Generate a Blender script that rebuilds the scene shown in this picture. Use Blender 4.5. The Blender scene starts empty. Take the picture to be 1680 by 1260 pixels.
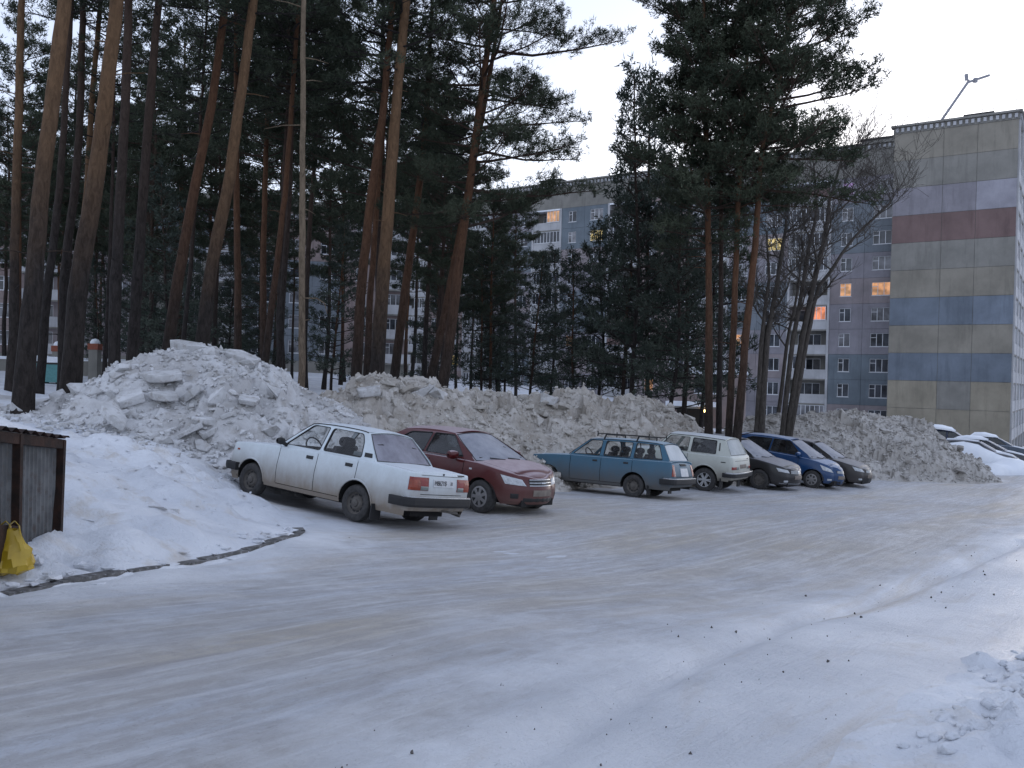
import bpy, bmesh, math, random
import numpy as np
from mathutils import Vector, Matrix, geometry

random.seed(7)
scene = bpy.context.scene
col = scene.collection
R_ = math.radians

# ------------------------------------------------------------------ camera
CAM_H = 1.6
FPX, ROLL, PITCH = 1380.0, 0.025, 12.0 / 1380.0      # focal length in photo pixels, clockwise roll, downward pitch
fwd = Vector((0, math.cos(PITCH), -math.sin(PITCH)))
rgt0 = Vector((1, 0, 0)); up0 = rgt0.cross(fwd)
rgt = rgt0 * math.cos(ROLL) + up0 * math.sin(ROLL)
upv = up0 * math.cos(ROLL) - rgt0 * math.sin(ROLL)
cam_data = bpy.data.cameras.new('camera')
cam = bpy.data.objects.new('camera', cam_data); col.objects.link(cam)
cam_data.sensor_width = 36.0; cam_data.lens = 36.0 * FPX / 1680.0
cam_data.clip_start = 0.05; cam_data.clip_end = 3000
cam.matrix_world = Matrix(((rgt.x, upv.x, -fwd.x, 0), (rgt.y, upv.y, -fwd.y, 0), (rgt.z, upv.z, -fwd.z, CAM_H), (0, 0, 0, 1)))
scene.camera = cam

def at(px, py, d):
    """survey helper: a sighting in the photograph and its distance north give a point of the place"""
    v = fwd + rgt * ((px - 840) / FPX) - upv * ((py - 630) / FPX)
    v = v * (d / v.y)
    return Vector((v.x, v.y, v.z + CAM_H))

# ------------------------------------------------------------------ world, sun, exposure
SUN_EL, SUN_AZ = 6.0, 24.0
world = bpy.data.worlds.new('World'); scene.world = world; world.use_nodes = True
wn = world.node_tree.nodes; wl = world.node_tree.links
bg = wn['Background']; bg.inputs['Strength'].default_value = 0.15
sky = wn.new('ShaderNodeTexSky'); sky.sky_type = 'NISHITA'; sky.sun_disc = False
sky.sun_elevation = R_(SUN_EL); sky.sun_rotation = R_(SUN_AZ); sky.dust_density = 1.0
hsv = wn.new('ShaderNodeHueSaturation'); hsv.inputs['Saturation'].default_value = 0.3; wl.new(sky.outputs[0], hsv.inputs['Color'])
mixc = wn.new('ShaderNodeMix'); mixc.data_type = 'RGBA'; mixc.inputs[0].default_value = 0.5
mixc.inputs[7].default_value = (4.3, 5.05, 6.95, 1)         # even overcast cloud deck
wl.new(hsv.outputs[0], mixc.inputs[6]); wl.new(mixc.outputs[2], bg.inputs['Color'])
sun_data = bpy.data.lights.new('sun', 'SUN'); sun_data.energy = 0.5; sun_data.angle = R_(60); sun_data.color = (1.0, 0.93, 0.88)
sun = bpy.data.objects.new('sun', sun_data); col.objects.link(sun)
sd = Vector((math.sin(R_(SUN_AZ)) * math.cos(R_(SUN_EL)), math.cos(R_(SUN_AZ)) * math.cos(R_(SUN_EL)), math.sin(R_(SUN_EL))))
sun.rotation_euler = sd.to_track_quat('Z', 'Y').to_euler()
vs = scene.view_settings; vs.view_transform = 'Standard'; vs.look = 'None'; vs.exposure = 0.72; vs.gamma = 1.0; vs.use_curve_mapping = False
scene.cycles.max_bounces = 5; scene.cycles.diffuse_bounces = 2; scene.cycles.glossy_bounces = 3
scene.cycles.transparent_max_bounces = 8; scene.cycles.transmission_bounces = 4

# ------------------------------------------------------------------ helpers
def tag(o, label=None, cat=None, group=None, kind=None):
    if label: o['label'] = label
    if cat: o['category'] = cat
    if group: o['group'] = group
    if kind: o['kind'] = kind
    return o
def empty(name, loc=(0, 0, 0), rz=0.0, parent=None):
    o = bpy.data.objects.new(name, None); col.objects.link(o); o.location = loc; o.rotation_euler = (0, 0, rz)
    o.empty_display_size = 0.2
    if parent: o.parent = parent
    return o
def inst(name, mesh, parent=None, loc=None, material=None, rot=None, scale=None):
    o = bpy.data.objects.new(name, mesh); col.objects.link(o)
    if parent: o.parent = parent
    if loc is not None: o.location = loc
    if rot is not None: o.rotation_euler = rot
    if scale is not None: o.scale = scale
    if material is not None:
        o.material_slots[0].link = 'OBJECT'; o.material_slots[0].material = material
    return o
class MB:
    """collects shapes, links them as one mesh object"""
    def __init__(s): s.v = []; s.f = []; s.m = []
    def add(s, vs, fs, mi=0):
        b = len(s.v); s.v.extend([tuple(p) for p in vs]); s.f.extend([tuple(i + b for i in f) for f in fs]); s.m.extend([mi] * len(fs)); return s
    def box(s, x0, x1, y0, y1, z0, z1, mi=0):
        return s.add([(x0, y0, z0), (x1, y0, z0), (x1, y1, z0), (x0, y1, z0), (x0, y0, z1), (x1, y0, z1), (x1, y1, z1), (x0, y1, z1)],
                     [(0, 3, 2, 1), (4, 5, 6, 7), (0, 1, 5, 4), (1, 2, 6, 5), (2, 3, 7, 6), (3, 0, 4, 7)], mi)
    def bar(s, a, b, w, h=None, mi=0, up=(0, 0, 1)):
        a = Vector(a); b = Vector(b); h = h or w; d = (b - a).normalized(); u = Vector(up)
        if abs(d.dot(u)) > 0.95: u = Vector((1, 0, 0))
        r = d.cross(u).normalized() * (w / 2); t = r.cross(d).normalized() * (h / 2)
        return s.add([a - r - t, a + r - t, a + r + t, a - r + t, b - r - t, b + r - t, b + r + t, b - r + t],
                     [(0, 1, 2, 3), (7, 6, 5, 4), (0, 4, 5, 1), (1, 5, 6, 2), (2, 6, 7, 3), (3, 7, 4, 0)], mi)
    def tube(s, pts, rad, n=8, mi=0, cap=True):
        pts = [Vector(p) for p in pts]; b = len(s.v); k = len(pts)
        rad = [rad] * k if isinstance(rad, (int, float)) else rad
        ref = Vector((1, 0, 0)) if abs((pts[-1] - pts[0]).normalized().x) < 0.8 else Vector((0, 1, 0))
        for i in range(k):
            d = (pts[min(i + 1, k - 1)] - pts[max(i - 1, 0)]).normalized()
            r = d.cross(ref)
            r = r.normalized() if r.length > 1e-6 else Vector((0, 0, 1)); t = d.cross(r).normalized()
            for j in range(n):
                a = 2 * math.pi * j / n
                s.v.append(tuple(pts[i] + (r * math.cos(a) + t * math.sin(a)) * rad[i]))
        for i in range(k - 1):
            for j in range(n):
                s.f.append((b + i * n + j, b + i * n + (j + 1) % n, b + (i + 1) * n + (j + 1) % n, b + (i + 1) * n + j)); s.m.append(mi)
        if cap:
            s.f.append(tuple(b + j for j in range(n))[::-1]); s.m.append(mi)
            s.f.append(tuple(b + (k - 1) * n + j for j in range(n))); s.m.append(mi)
        return s
    def lathe(s, prof, n=20, mi=0, c=(0, 0, 0)):
        """profile of (axial y, radius), revolved about the local Y axis"""
        b = len(s.v); k = len(prof)
        for (y, r) in prof:
            for j in range(n):
                a = 2 * math.pi * j / n
                s.v.append((c[0] + r * math.cos(a), c[1] + y, c[2] + r * math.sin(a)))
        for i in range(k - 1):
            for j in range(n):
                s.f.append((b + i * n + j, b + (i + 1) * n + j, b + (i + 1) * n + (j + 1) % n, b + i * n + (j + 1) % n)); s.m.append(mi)
        return s
    def mesh(s, name, mats=(), smooth=False):
        me = bpy.data.meshes.new(name); me.from_pydata(s.v, [], s.f)
        for m in (mats if isinstance(mats, (list, tuple)) else [mats]): me.materials.append(m)
        if any(s.m): me.polygons.foreach_set('material_index', s.m)
        if smooth is True: me.polygons.foreach_set('use_smooth', [True] * len(s.f))
        elif smooth:
            me.polygons.foreach_set('use_smooth', [True] * len(s.f)); me.set_sharp_from_angle(angle=R_(smooth))
        me.update(); return me
    def build(s, name, mats=(), parent=None, smooth=False, loc=None):
        return inst(name, s.mesh(name, mats, smooth), parent, loc)
def weld(me, dist=0.0004, recalc=True):
    bm = bmesh.new(); bm.from_mesh(me); bmesh.ops.remove_doubles(bm, verts=bm.verts, dist=dist)
    bmesh.ops.dissolve_degenerate(bm, edges=bm.edges, dist=1e-5)
    if recalc: bmesh.ops.recalc_face_normals(bm, faces=bm.faces)
    bm.to_mesh(me); bm.free(); me.update(); return me

# value noise over arrays
def _hash(ix, iy, s):
    h = (ix * 374761393 + iy * 668265263 + s * 1274126177) & 0x7fffffff
    h = ((h ^ (h >> 13)) * 1274126177) & 0x7fffffff
    return ((h ^ (h >> 16)) & 0xffff) / 65535.0
def vnoise(x, y, s=0):
    x = np.asarray(x, float); y = np.asarray(y, float)
    ix = np.floor(x).astype(np.int64); iy = np.floor(y).astype(np.int64); fx = x - ix; fy = y - iy
    fx = fx * fx * (3 - 2 * fx); fy = fy * fy * (3 - 2 * fy)
    a = _hash(ix, iy, s); b = _hash(ix + 1, iy, s); c = _hash(ix, iy + 1, s); d = _hash(ix + 1, iy + 1, s)
    return (a + (b - a) * fx) * (1 - fy) + (c + (d - c) * fx) * fy - 0.5
def fbm(x, y, s=0, o=4):
    r = 0; a = 1.0
    for k in range(o): r = r + a * vnoise(np.asarray(x) * 2 ** k + 17.3 * k, np.asarray(y) * 2 ** k - 9.1 * k, s + k); a *= 0.5
    return r
def cells(x, y, size, s=0, tilt=0.5):
    """tumbled blocks: each cell is a tilted plane at its own level"""
    X = np.asarray(x) / size; Y = np.asarray(y) / size
    ix = np.floor(X).astype(np.int64); iy = np.floor(Y).astype(np.int64)
    best = np.full(X.shape, 9e9); out = np.zeros(X.shape)
    for dx in (-1, 0, 1):
        for dy in (-1, 0, 1):
            cx = ix + dx; cy = iy + dy
            fx = cx + _hash(cx, cy, s); fy = cy + _hash(cx, cy, s + 1)
            d = (X - fx) ** 2 + (Y - fy) ** 2
            h = _hash(cx, cy, s + 2) - 0.5 + tilt * ((_hash(cx, cy, s + 3) - 0.5) * (X - fx) * 2 + (_hash(cx, cy, s + 4) - 0.5) * (Y - fy) * 2)
            m = d < best; best = np.where(m, d, best); out = np.where(m, h, out)
    return out * size
def sstep(a, b, x):
    t = np.clip((x - a) / (b - a), 0, 1); return t * t * (3 - 2 * t)
def grid_mesh(name, X, Y, Z, mats, keep=None, smooth=True):
    ny, nx = X.shape
    co = np.stack([X, Y, Z], -1).reshape(-1, 3)
    i = np.arange(ny * nx).reshape(ny, nx)
    q = np.stack([i[:-1, :-1], i[:-1, 1:], i[1:, 1:], i[1:, :-1]], -1).reshape(-1, 4)
    if keep is not None:
        kf = (keep[:-1, :-1] | keep[:-1, 1:] | keep[1:, 1:] | keep[1:, :-1]).reshape(-1)
        q = q[kf]; used = np.unique(q); remap = np.full(ny * nx, -1); remap[used] = np.arange(len(used)); q = remap[q]; co = co[used]
    return np_mesh(name, co, q, mats, smooth)
def np_mesh(name, co, faces, mats, smooth=True):
    me = bpy.data.meshes.new(name); n = faces.shape[1]
    me.vertices.add(len(co)); me.vertices.foreach_set('co', np.ascontiguousarray(co, dtype=np.float32).ravel())
    me.loops.add(faces.size); me.loops.foreach_set('vertex_index', np.ascontiguousarray(faces, dtype=np.int32).ravel())
    me.polygons.add(len(faces)); me.polygons.foreach_set('loop_start', np.arange(0, faces.size, n, dtype=np.int32))
    me.polygons.foreach_set('use_smooth', np.full(len(faces), smooth))
    for m in (mats if isinstance(mats, (list, tuple)) else [mats]): me.materials.append(m)
    me.update(calc_edges=True); me.validate(); return me

# ------------------------------------------------------------------ materials
def new_mat(name):
    m = bpy.data.materials.new(name); m.use_nodes = True; nt = m.node_tree
    return m, nt, nt.nodes['Principled BSDF']
def setp(p, **k):
    names = dict(col='Base Color', rough='Roughness', metal='Metallic', spec='Specular IOR Level', coat='Coat Weight', emc='Emission Color', ems='Emission Strength', alpha='Alpha')
    for a, v in k.items(): p.inputs[names[a]].default_value = (tuple(v) + (1,)) if isinstance(v, (tuple, list)) else v
def plain(name, c, rough=0.6, metal=0.0, spec=0.5, ems=0.0, emc=None, var=0.12, scale=9.0):
    m, nt, p = new_mat(name); setp(p, col=c, rough=rough, metal=metal, spec=spec)
    if ems: setp(p, emc=emc or c, ems=ems)
    elif var:
        n = noise_node(nt, scale, 4); ramp(nt, n, [(0.3, tuple(x * (1 - var) for x in c)), (0.7, tuple(min(1, x * (1 + var)) for x in c))], p.inputs['Base Color'])
    return m
def coord(nt, kind='Object', scale=None, rot=None):
    if kind == 'World': out = nt.nodes.new('ShaderNodeNewGeometry').outputs['Position']
    else: out = nt.nodes.new('ShaderNodeTexCoord').outputs[kind]
    if scale or rot:
        mp = nt.nodes.new('ShaderNodeMapping'); nt.links.new(out, mp.inputs[0])
        if rot: mp.vector_type = 'TEXTURE'; mp.inputs['Rotation'].default_value = rot
        if scale:
            mp.inputs['Scale'].default_value = tuple((1 / s if rot else s) for s in scale)
        out = mp.outputs[0]
    return out
def pos_out(nt):
    return nt.nodes.new('ShaderNodeNewGeometry').outputs['Position']
def noise_node(nt, scale, detail=4, rough=0.6, vec=None, dist=0.0):
    n = nt.nodes.new('ShaderNodeTexNoise'); n.inputs['Scale'].default_value = scale; n.inputs['Detail'].default_value = detail
    n.inputs['Roughness'].default_value = rough; n.inputs['Distortion'].default_value = dist
    nt.links.new(vec if vec is not None else coord(nt), n.inputs['Vector']); return n.outputs['Fac']
def ramp(nt, fac, stops, to=None):
    r = nt.nodes.new('ShaderNodeValToRGB'); e = r.color_ramp.elements
    while len(e) < len(stops): e.new(0.5)
    for el, (p, c) in zip(e, stops):
        el.position = p; el.color = (c, c, c, 1) if isinstance(c, (int, float)) else tuple(c) + (1,)
    nt.links.new(fac, r.inputs[0])
    if to is not None: nt.links.new(r.outputs[0], to)
    return r.outputs[0]
def mixcol(nt, fac, a, b, to=None, blend='MIX'):
    m = nt.nodes.new('ShaderNodeMix'); m.data_type = 'RGBA'; m.blend_type = blend
    for v, i in ((fac, 0), (a, 6), (b, 7)):
        if isinstance(v, (int, float)): m.inputs[i].default_value = v
        elif isinstance(v, (tuple, list)): m.inputs[i].default_value = tuple(v) + (1,)
        else: nt.links.new(v, m.inputs[i])
    if to is not None: nt.links.new(m.outputs[2], to)
    return m.outputs[2]
def math_n(nt, op, a, b=None, c=None):
    m = nt.nodes.new('ShaderNodeMath'); m.operation = op
    for i, v in enumerate((a, b, c)):
        if v is None: continue
        if isinstance(v, (int, float)): m.inputs[i].default_value = v
        else: nt.links.new(v, m.inputs[i])
    return m.outputs[0]
def bump(nt, p, h, strength=0.3, dist=0.02, prev=None):
    b = nt.nodes.new('ShaderNodeBump'); b.inputs['Strength'].default_value = strength; b.inputs['Distance'].default_value = dist
    nt.links.new(h, b.inputs['Height'])
    if prev is not None: nt.links.new(prev, b.inputs['Normal'])
    nt.links.new(b.outputs[0], p.inputs['Normal']); return b.outputs[0]
def up_mask(nt, lo, hi):
    g = nt.nodes.new('ShaderNodeNewGeometry'); s = nt.nodes.new('ShaderNodeSeparateXYZ'); nt.links.new(g.outputs['Normal'], s.inputs[0])
    return ramp(nt, s.outputs[2], [(lo, 0.0), (hi, 1.0)])
def sep_z(nt, kind='Object'):
    s = nt.nodes.new('ShaderNodeSeparateXYZ'); nt.links.new(coord(nt, kind), s.inputs[0]); return s.outputs[2]

M = {}
SNOW1, SNOW2 = (0.56, 0.58, 0.62), (0.72, 0.735, 0.765)
ROAD_ANG = math.atan2(0.77, 0.64)
def snow_mat(name, c1, c2, c3=None, rough=0.75, s1=0.6, lo=0.40, hi=0.62, b1=0.5, specks=True, clean=False):
    m, nt, p = new_mat(name); P = pos_out(nt)
    n1 = noise_node(nt, s1, 6, 0.62, P); base = ramp(nt, n1, [(lo, c1), (hi, c2)])
    if c3:
        n2 = noise_node(nt, s1 * 3.7, 5, 0.65, P); base = mixcol(nt, ramp(nt, n2, [(0.53, 0.0), (0.70, 0.75)]), base, c3)
    if specks:
        n3 = noise_node(nt, 26, 3, 0.7, P); base = mixcol(nt, ramp(nt, n3, [(0.68, 0.0), (0.76, 0.55)]), base, (0.16, 0.14, 0.12))
    if clean:                                               # fresher snow where the mesh says so
        at_ = nt.nodes.new('ShaderNodeAttribute'); at_.attribute_name = 'clean'
        base = mixcol(nt, at_.outputs['Fac'], base, ramp(nt, noise_node(nt, 0.5, 6, 0.62, P), [(0.40, SNOW1), (0.62, SNOW2)]))
    nt.links.new(base, p.inputs['Base Color']); setp(p, rough=rough, spec=0.25)
    a = bump(nt, p, noise_node(nt, 5, 6, 0.6, P), b1, 0.06); bump(nt, p, noise_node(nt, 45, 4, 0.7, P), b1 * 0.7, 0.012, a)
    return m
M['snow'] = snow_mat('clean_snow', SNOW1, SNOW2, (0.50, 0.455, 0.40), s1=0.5, b1=0.95)
M['snow_field'] = snow_mat('field_snow', (0.74, 0.77, 0.81), (0.8, 0.82, 0.85), None, s1=0.2, specks=False, b1=0.3)
M['snow_cap'] = snow_mat('fresh_snow', (0.74, 0.77, 0.82), (0.82, 0.84, 0.87), None, s1=1.2, specks=False, b1=0.3)
M['heap'] = snow_mat('ploughed_snow', (0.45, 0.44, 0.435), (0.64, 0.64, 0.645), (0.31, 0.285, 0.255), s1=0.8, b1=0.9, clean=True)
M['heap_mid'] = snow_mat('grimy_ploughed_snow', (0.37, 0.335, 0.295), (0.55, 0.52, 0.485), (0.24, 0.205, 0.165), s1=1.1, b1=1.0)
M['chunk_mid'] = snow_mat('grimy_snow_chunk', (0.38, 0.35, 0.31), (0.57, 0.545, 0.51), (0.24, 0.205, 0.17), s1=2.0, b1=0.7)
M['heap_dirty'] = snow_mat('sandy_ploughed_snow', (0.38, 0.355, 0.325), (0.50, 0.48, 0.455), (0.26, 0.23, 0.195), s1=0.9, b1=1.0)
M['chunk'] = snow_mat('snow_chunk', (0.47, 0.465, 0.46), (0.65, 0.65, 0.655), (0.30, 0.27, 0.24), s1=2.0, b1=0.7)
M['chunk_dirty'] = snow_mat('dirty_snow_chunk', (0.34, 0.32, 0.295), (0.50, 0.48, 0.46), (0.22, 0.19, 0.165), s1=2.2, b1=0.7)

def road_mat():
    m, nt, p = new_mat('packed_icy_snow'); P = coord(nt, 'World', scale=(0.16, 1.0, 1.0), rot=(0, 0, ROAD_ANG)); W = pos_out(nt)
    # streaks along the carriageway
    base = ramp(nt, noise_node(nt, 0.9, 6, 0.6, P, 0.4), [(0.36, (0.375, 0.395, 0.43)), (0.62, (0.50, 0.525, 0.575))])
    sand = ramp(nt, noise_node(nt, 0.62, 5, 0.6, P, 0.3), [(0.43, 0.0), (0.59, 0.85)])
    base = mixcol(nt, sand, base, (0.46, 0.415, 0.345))
    big = ramp(nt, noise_node(nt, 0.28, 3, 0.5, W), [(0.42, 0.0), (0.62, 0.5)])
    base = mixcol(nt, big, base, (0.60, 0.62, 0.66))
    dark = ramp(nt, noise_node(nt, 2.6, 8, 0.75, P, 0.6), [(0.555, 0.0), (0.61, 0.6)])
    gate = ramp(nt, noise_node(nt, 0.5, 3, 0.5, W), [(0.45, 0.0), (0.6, 1.0)])
    base = mixcol(nt, math_n(nt, 'MULTIPLY', dark, gate), base, (0.28, 0.27, 0.28))
    fine = ramp(nt, noise_node(nt, 9, 7, 0.78, coord(nt, 'World', scale=(0.4, 1.0, 1.0), rot=(0, 0, ROAD_ANG)), 0.5), [(0.42, 0.0), (0.56, 0.55)])
    base = mixcol(nt, fine, base, (0.34, 0.325, 0.325))
    PT = coord(nt, 'World', scale=(0.045, 1.0, 1.0), rot=(0, 0, ROAD_ANG)); trk = noise_node(nt, 8, 4, 0.6, PT, 0.25)
    base = mixcol(nt, ramp(nt, trk, [(0.5, 0.0), (0.62, 0.4)]), base, (0.36, 0.34, 0.33)); base = mixcol(nt, ramp(nt, trk, [(0.36, 0.35), (0.46, 0.0)]), base, (0.66, 0.67, 0.70))
    grit = ramp(nt, noise_node(nt, 55, 2, 0.6, W), [(0.67, 0.0), (0.74, 0.5)])
    base = mixcol(nt, grit, base, (0.2, 0.18, 0.165))
    at_ = nt.nodes.new('ShaderNodeAttribute'); at_.attribute_name = 'packed'
    sn = ramp(nt, noise_node(nt, 0.5, 6, 0.62, W), [(0.40, SNOW1), (0.62, SNOW2)])
    sn = mixcol(nt, ramp(nt, noise_node(nt, 0.75, 6, 0.7, P, 0.5), [(0.50, 0.0), (0.68, 0.8)]), sn, (0.47, 0.405, 0.33))
    f_ = math_n(nt, 'ADD', at_.outputs['Fac'], math_n(nt, 'MULTIPLY', math_n(nt, 'MULTIPLY', math_n(nt, 'SUBTRACT', noise_node(nt, 0.9, 7, 0.7, W), 0.5), 2.4), ramp(nt, at_.outputs['Fac'], [(0.0, 0.0), (0.3, 1.0)])))
    base = mixcol(nt, ramp(nt, f_, [(0.1, 0.0), (0.9, 1.0)]), sn, base)
    nt.links.new(base, p.inputs['Base Color'])
    ramp(nt, noise_node(nt, 0.8, 4, 0.6, P), [(0.35, 0.42), (0.65, 0.72)], p.inputs['Roughness']); setp(p, spec=0.35)
    a = bump(nt, p, noise_node(nt, 2.2, 7, 0.68, P, 0.5), 0.8, 0.06); b = bump(nt, p, noise_node(nt, 11, 7, 0.75, W), 1.0, 0.03, a)
    b = bump(nt, p, trk, 0.45, 0.03, b); bump(nt, p, noise_node(nt, 60, 4, 0.75, W), 0.6, 0.008, b)
    return m
M['road'] = road_mat()
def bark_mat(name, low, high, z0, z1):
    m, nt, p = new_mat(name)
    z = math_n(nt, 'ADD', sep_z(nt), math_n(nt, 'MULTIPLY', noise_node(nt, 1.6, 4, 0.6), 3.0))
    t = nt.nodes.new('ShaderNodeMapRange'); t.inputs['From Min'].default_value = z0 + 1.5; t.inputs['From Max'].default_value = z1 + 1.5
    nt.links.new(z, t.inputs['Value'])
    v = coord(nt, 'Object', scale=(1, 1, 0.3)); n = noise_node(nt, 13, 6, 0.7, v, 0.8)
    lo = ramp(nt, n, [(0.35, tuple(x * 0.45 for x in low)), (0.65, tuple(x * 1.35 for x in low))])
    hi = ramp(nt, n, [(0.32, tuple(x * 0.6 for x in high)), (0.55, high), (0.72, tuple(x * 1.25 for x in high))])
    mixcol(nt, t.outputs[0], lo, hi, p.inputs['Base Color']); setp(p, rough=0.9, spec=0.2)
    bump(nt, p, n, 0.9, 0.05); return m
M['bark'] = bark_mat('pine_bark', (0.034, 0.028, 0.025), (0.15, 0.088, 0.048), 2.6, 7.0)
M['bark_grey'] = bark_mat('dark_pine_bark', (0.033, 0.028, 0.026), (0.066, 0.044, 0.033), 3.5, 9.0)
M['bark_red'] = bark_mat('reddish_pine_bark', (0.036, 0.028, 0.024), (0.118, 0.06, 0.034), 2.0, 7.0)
M['bark_bare'] = bark_mat('grey_birch_bark', (0.075, 0.066, 0.058), (0.09, 0.078, 0.068), 1, 8)
M['pole_wood'] = bark_mat('bare_trunk_wood', (0.15, 0.115, 0.085), (0.19, 0.145, 0.10), 1, 6)
def needle_mat(name, a, b):
    m, nt, p = new_mat(name); ramp(nt, noise_node(nt, 0.9, 4, 0.6, pos_out(nt)), [(0.35, a), (0.65, b)], p.inputs['Base Color']); setp(p, rough=0.75, spec=0.12); return m
M['needle'] = needle_mat('pine_needles', (0.030, 0.040, 0.027), (0.080, 0.092, 0.060))
M['needle2'] = needle_mat('young_pine_needles', (0.032, 0.044, 0.036), (0.080, 0.094, 0.074))
M['rust'] = snow_mat('rusty_steel', (0.018, 0.012, 0.010), (0.045, 0.022, 0.015), (0.025, 0.018, 0.016), s1=6, b1=0.4, specks=False)
M['zinc'] = snow_mat('galvanised_sheet', (0.085, 0.087, 0.088), (0.15, 0.152, 0.153), (0.08, 0.06, 0.05), s1=3, b1=0.15, specks=False, rough=0.45)
M['asphalt'] = snow_mat('wet_kerb_concrete', (0.07, 0.068, 0.066), (0.15, 0.145, 0.14), (0.4, 0.4, 0.42), s1=5, b1=0.5, specks=False)

# ------------------------------------------------------------------ ground: a smooth sheet through surveyed spots
SPOTS = [(840, 1260, 3.44), (0, 1260, 3.25), (1680, 1260, 3.55), (90, 957, 6.9), (330, 924, 8.6), (492, 872, 10.9),
         (411, 817, 14.25), (582, 857, 12.9), (789, 842, 15.3), (877, 835, 16.4), (1039, 816, 21.0), (934, 800, 23.3), (1155, 805.7, 24.3),
         (1245, 802.5, 26.3), (1331, 801, 28.2), (1371, 798, 30.0), (1600, 795, 35.0), (1680, 890, 14.6), (1680, 1000, 9.0), (1300, 960, 10.3), (1680, 793, 33.0), (700, 1000, 6.55),
         (100, 800, 10.0), (100, 733, 13.0), (250, 850, 9.2), (250, 785, 11.3), (250, 735, 13.6), (400, 850, 11.5), (60, 693, 16.5), (150, 668, 19.5), (100, 650, 30.0), (150, 612, 62.0),
         (1560, 733, 81.0), (1400, 716, 92.0), (1130, 690, 75.0), (900, 640, 100.0), (700, 706, 30.0), (900, 722, 33.0), (1000, 724, 38.0), (1200, 772, 31.0), (1300, 757, 38.0), (1450, 760, 42.0), (500, 664, 42.0)]
_c = np.array([tuple(at(*s)) for s in SPOTS] + [(-120, 30, 2.0), (-120, 130, 2.5), (160, 120, -8.0), (120, 20, -5.0), (0, 180, 0.5), (20, -40, 1.2), (-40, -40, 1.5)])
_xy = _c[:, :2]; _n = len(_c)
def _tk(d2): return np.where(d2 > 1e-9, 0.5 * d2 * np.log(np.maximum(d2, 1e-9)), 0)
_A = np.zeros((_n + 3, _n + 3)); _A[:_n, :_n] = _tk(((_xy[:, None] - _xy[None]) ** 2).sum(-1)) + np.eye(_n) * 0.6
_A[:_n, _n] = 1; _A[:_n, _n + 1:] = _xy; _A[_n:, :_n] = _A[:_n, _n:].T
_w = np.linalg.solve(_A, np.concatenate([_c[:, 2], np.zeros(3)]))
def gz(x, y):
    x = np.asarray(x, float); y = np.asarray(y, float); sh = x.shape
    xf = np.clip(x.ravel(), -170, 200); yf = np.clip(y.ravel(), -60, 210); out = np.empty(xf.shape)
    for a in range(0, len(xf), 20000):
        b = slice(a, a + 20000)
        d2 = (xf[b, None] - _xy[None, :, 0]) ** 2 + (yf[b, None] - _xy[None, :, 1]) ** 2
        out[b] = _tk(d2) @ _w[:_n] + _w[_n] + _w[_n + 1] * xf[b] + _w[_n + 2] * yf[b]
    return out.reshape(sh)
def g(x, y): return float(gz(np.array([x]), np.array([y]))[0])

def poly_sd(X, Y, poly):
    """signed distance to a polygon, positive inside"""
    P = np.array(poly, float); Q = np.roll(P, -1, 0); best = np.full(X.shape, 1e9); ins = np.zeros(X.shape, bool)
    for (ax, ay), (bx, by) in zip(P, Q):
        dx, dy = bx - ax, by - ay; t = np.clip(((X - ax) * dx + (Y - ay) * dy) / (dx * dx + dy * dy + 1e-12), 0, 1)
        best = np.minimum(best, np.hypot(X - ax - t * dx, Y - ay - t * dy))
        c = ((ay > Y) != (by > Y)) & (X < (bx - ax) * (Y - ay) / (by - ay + 1e-12) + ax); ins ^= c
    return np.where(ins, best, -best)
def xy(*s): p = at(*s); return (p.x, p.y)
KERB = [xy(-260, 1015, 5.6), xy(0, 972, 6.35), xy(90, 957, 6.9), xy(200, 940, 7.6), xy(330, 924, 8.6), xy(400, 908, 9.2), xy(450, 894, 9.9), xy(482, 880, 10.5), xy(492, 870, 10.95), xy(488, 862, 11.3)]
EDGE = [xy(600, 1500, 2.35), xy(860, 1260, 3.44), xy(1040, 1165, 4.5), xy(1300, 1030, 7.2), xy(1500, 955, 10.4), xy(1680, 888, 14.7)]
EDGE_OUT = [(x + 0.55 + 0.11 * y, y - 0.4 - 0.06 * y) for x, y in EDGE]
RD = Vector((0.64, 0.77, 0)).normalized()
def _rp(e): return [(-9, 2.0), (-6, -6), (-3, -10)] + [(-1.5, -0.5)] + e + [(30, 38), (52, 62), (60, 74), (44, 70), (24, 48), xy(1600, 793, 36.5), xy(1450, 797, 35), xy(1280, 800, 33.5), xy(1050, 800, 28.5), xy(860, 805, 25.5),
            xy(700, 815, 20), xy(560, 820, 17.6), xy(400, 818, 15.6), xy(396, 830, 14.0), xy(520, 862, 12.2)] + KERB[::-1]
ROAD_POLY = _rp(EDGE_OUT); PACK_POLY = _rp([(x + 0.1, y - 0.05) for x, y in EDGE])
gx = np.unique(np.concatenate([np.linspace(-300, -60, 14), np.linspace(-60, -13, 48), np.arange(-13, 1.5, 0.12), np.arange(1.5, 6, 0.05), np.arange(6, 24, 0.12), np.linspace(24, 60, 40), np.linspace(60, 320, 16)]))
gy = np.unique(np.concatenate([np.linspace(-120, -4, 14), np.linspace(-4, 1.5, 20), np.arange(1.5, 3, 0.12), np.arange(3, 8, 0.05), np.arange(8, 38, 0.12), np.linspace(38, 90, 60), np.linspace(90, 420, 20)]))
GX, GY = np.meshgrid(gx, gy)
PATCH = [(2.75, 4.25, 0.42), (2.25, 3.75, 0.30), (3.45, 5.3, 0.5), (4.1, 5.0, 0.5), (3.2, 4.6, 0.35), (2.9, 3.5, 0.3)]
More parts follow.
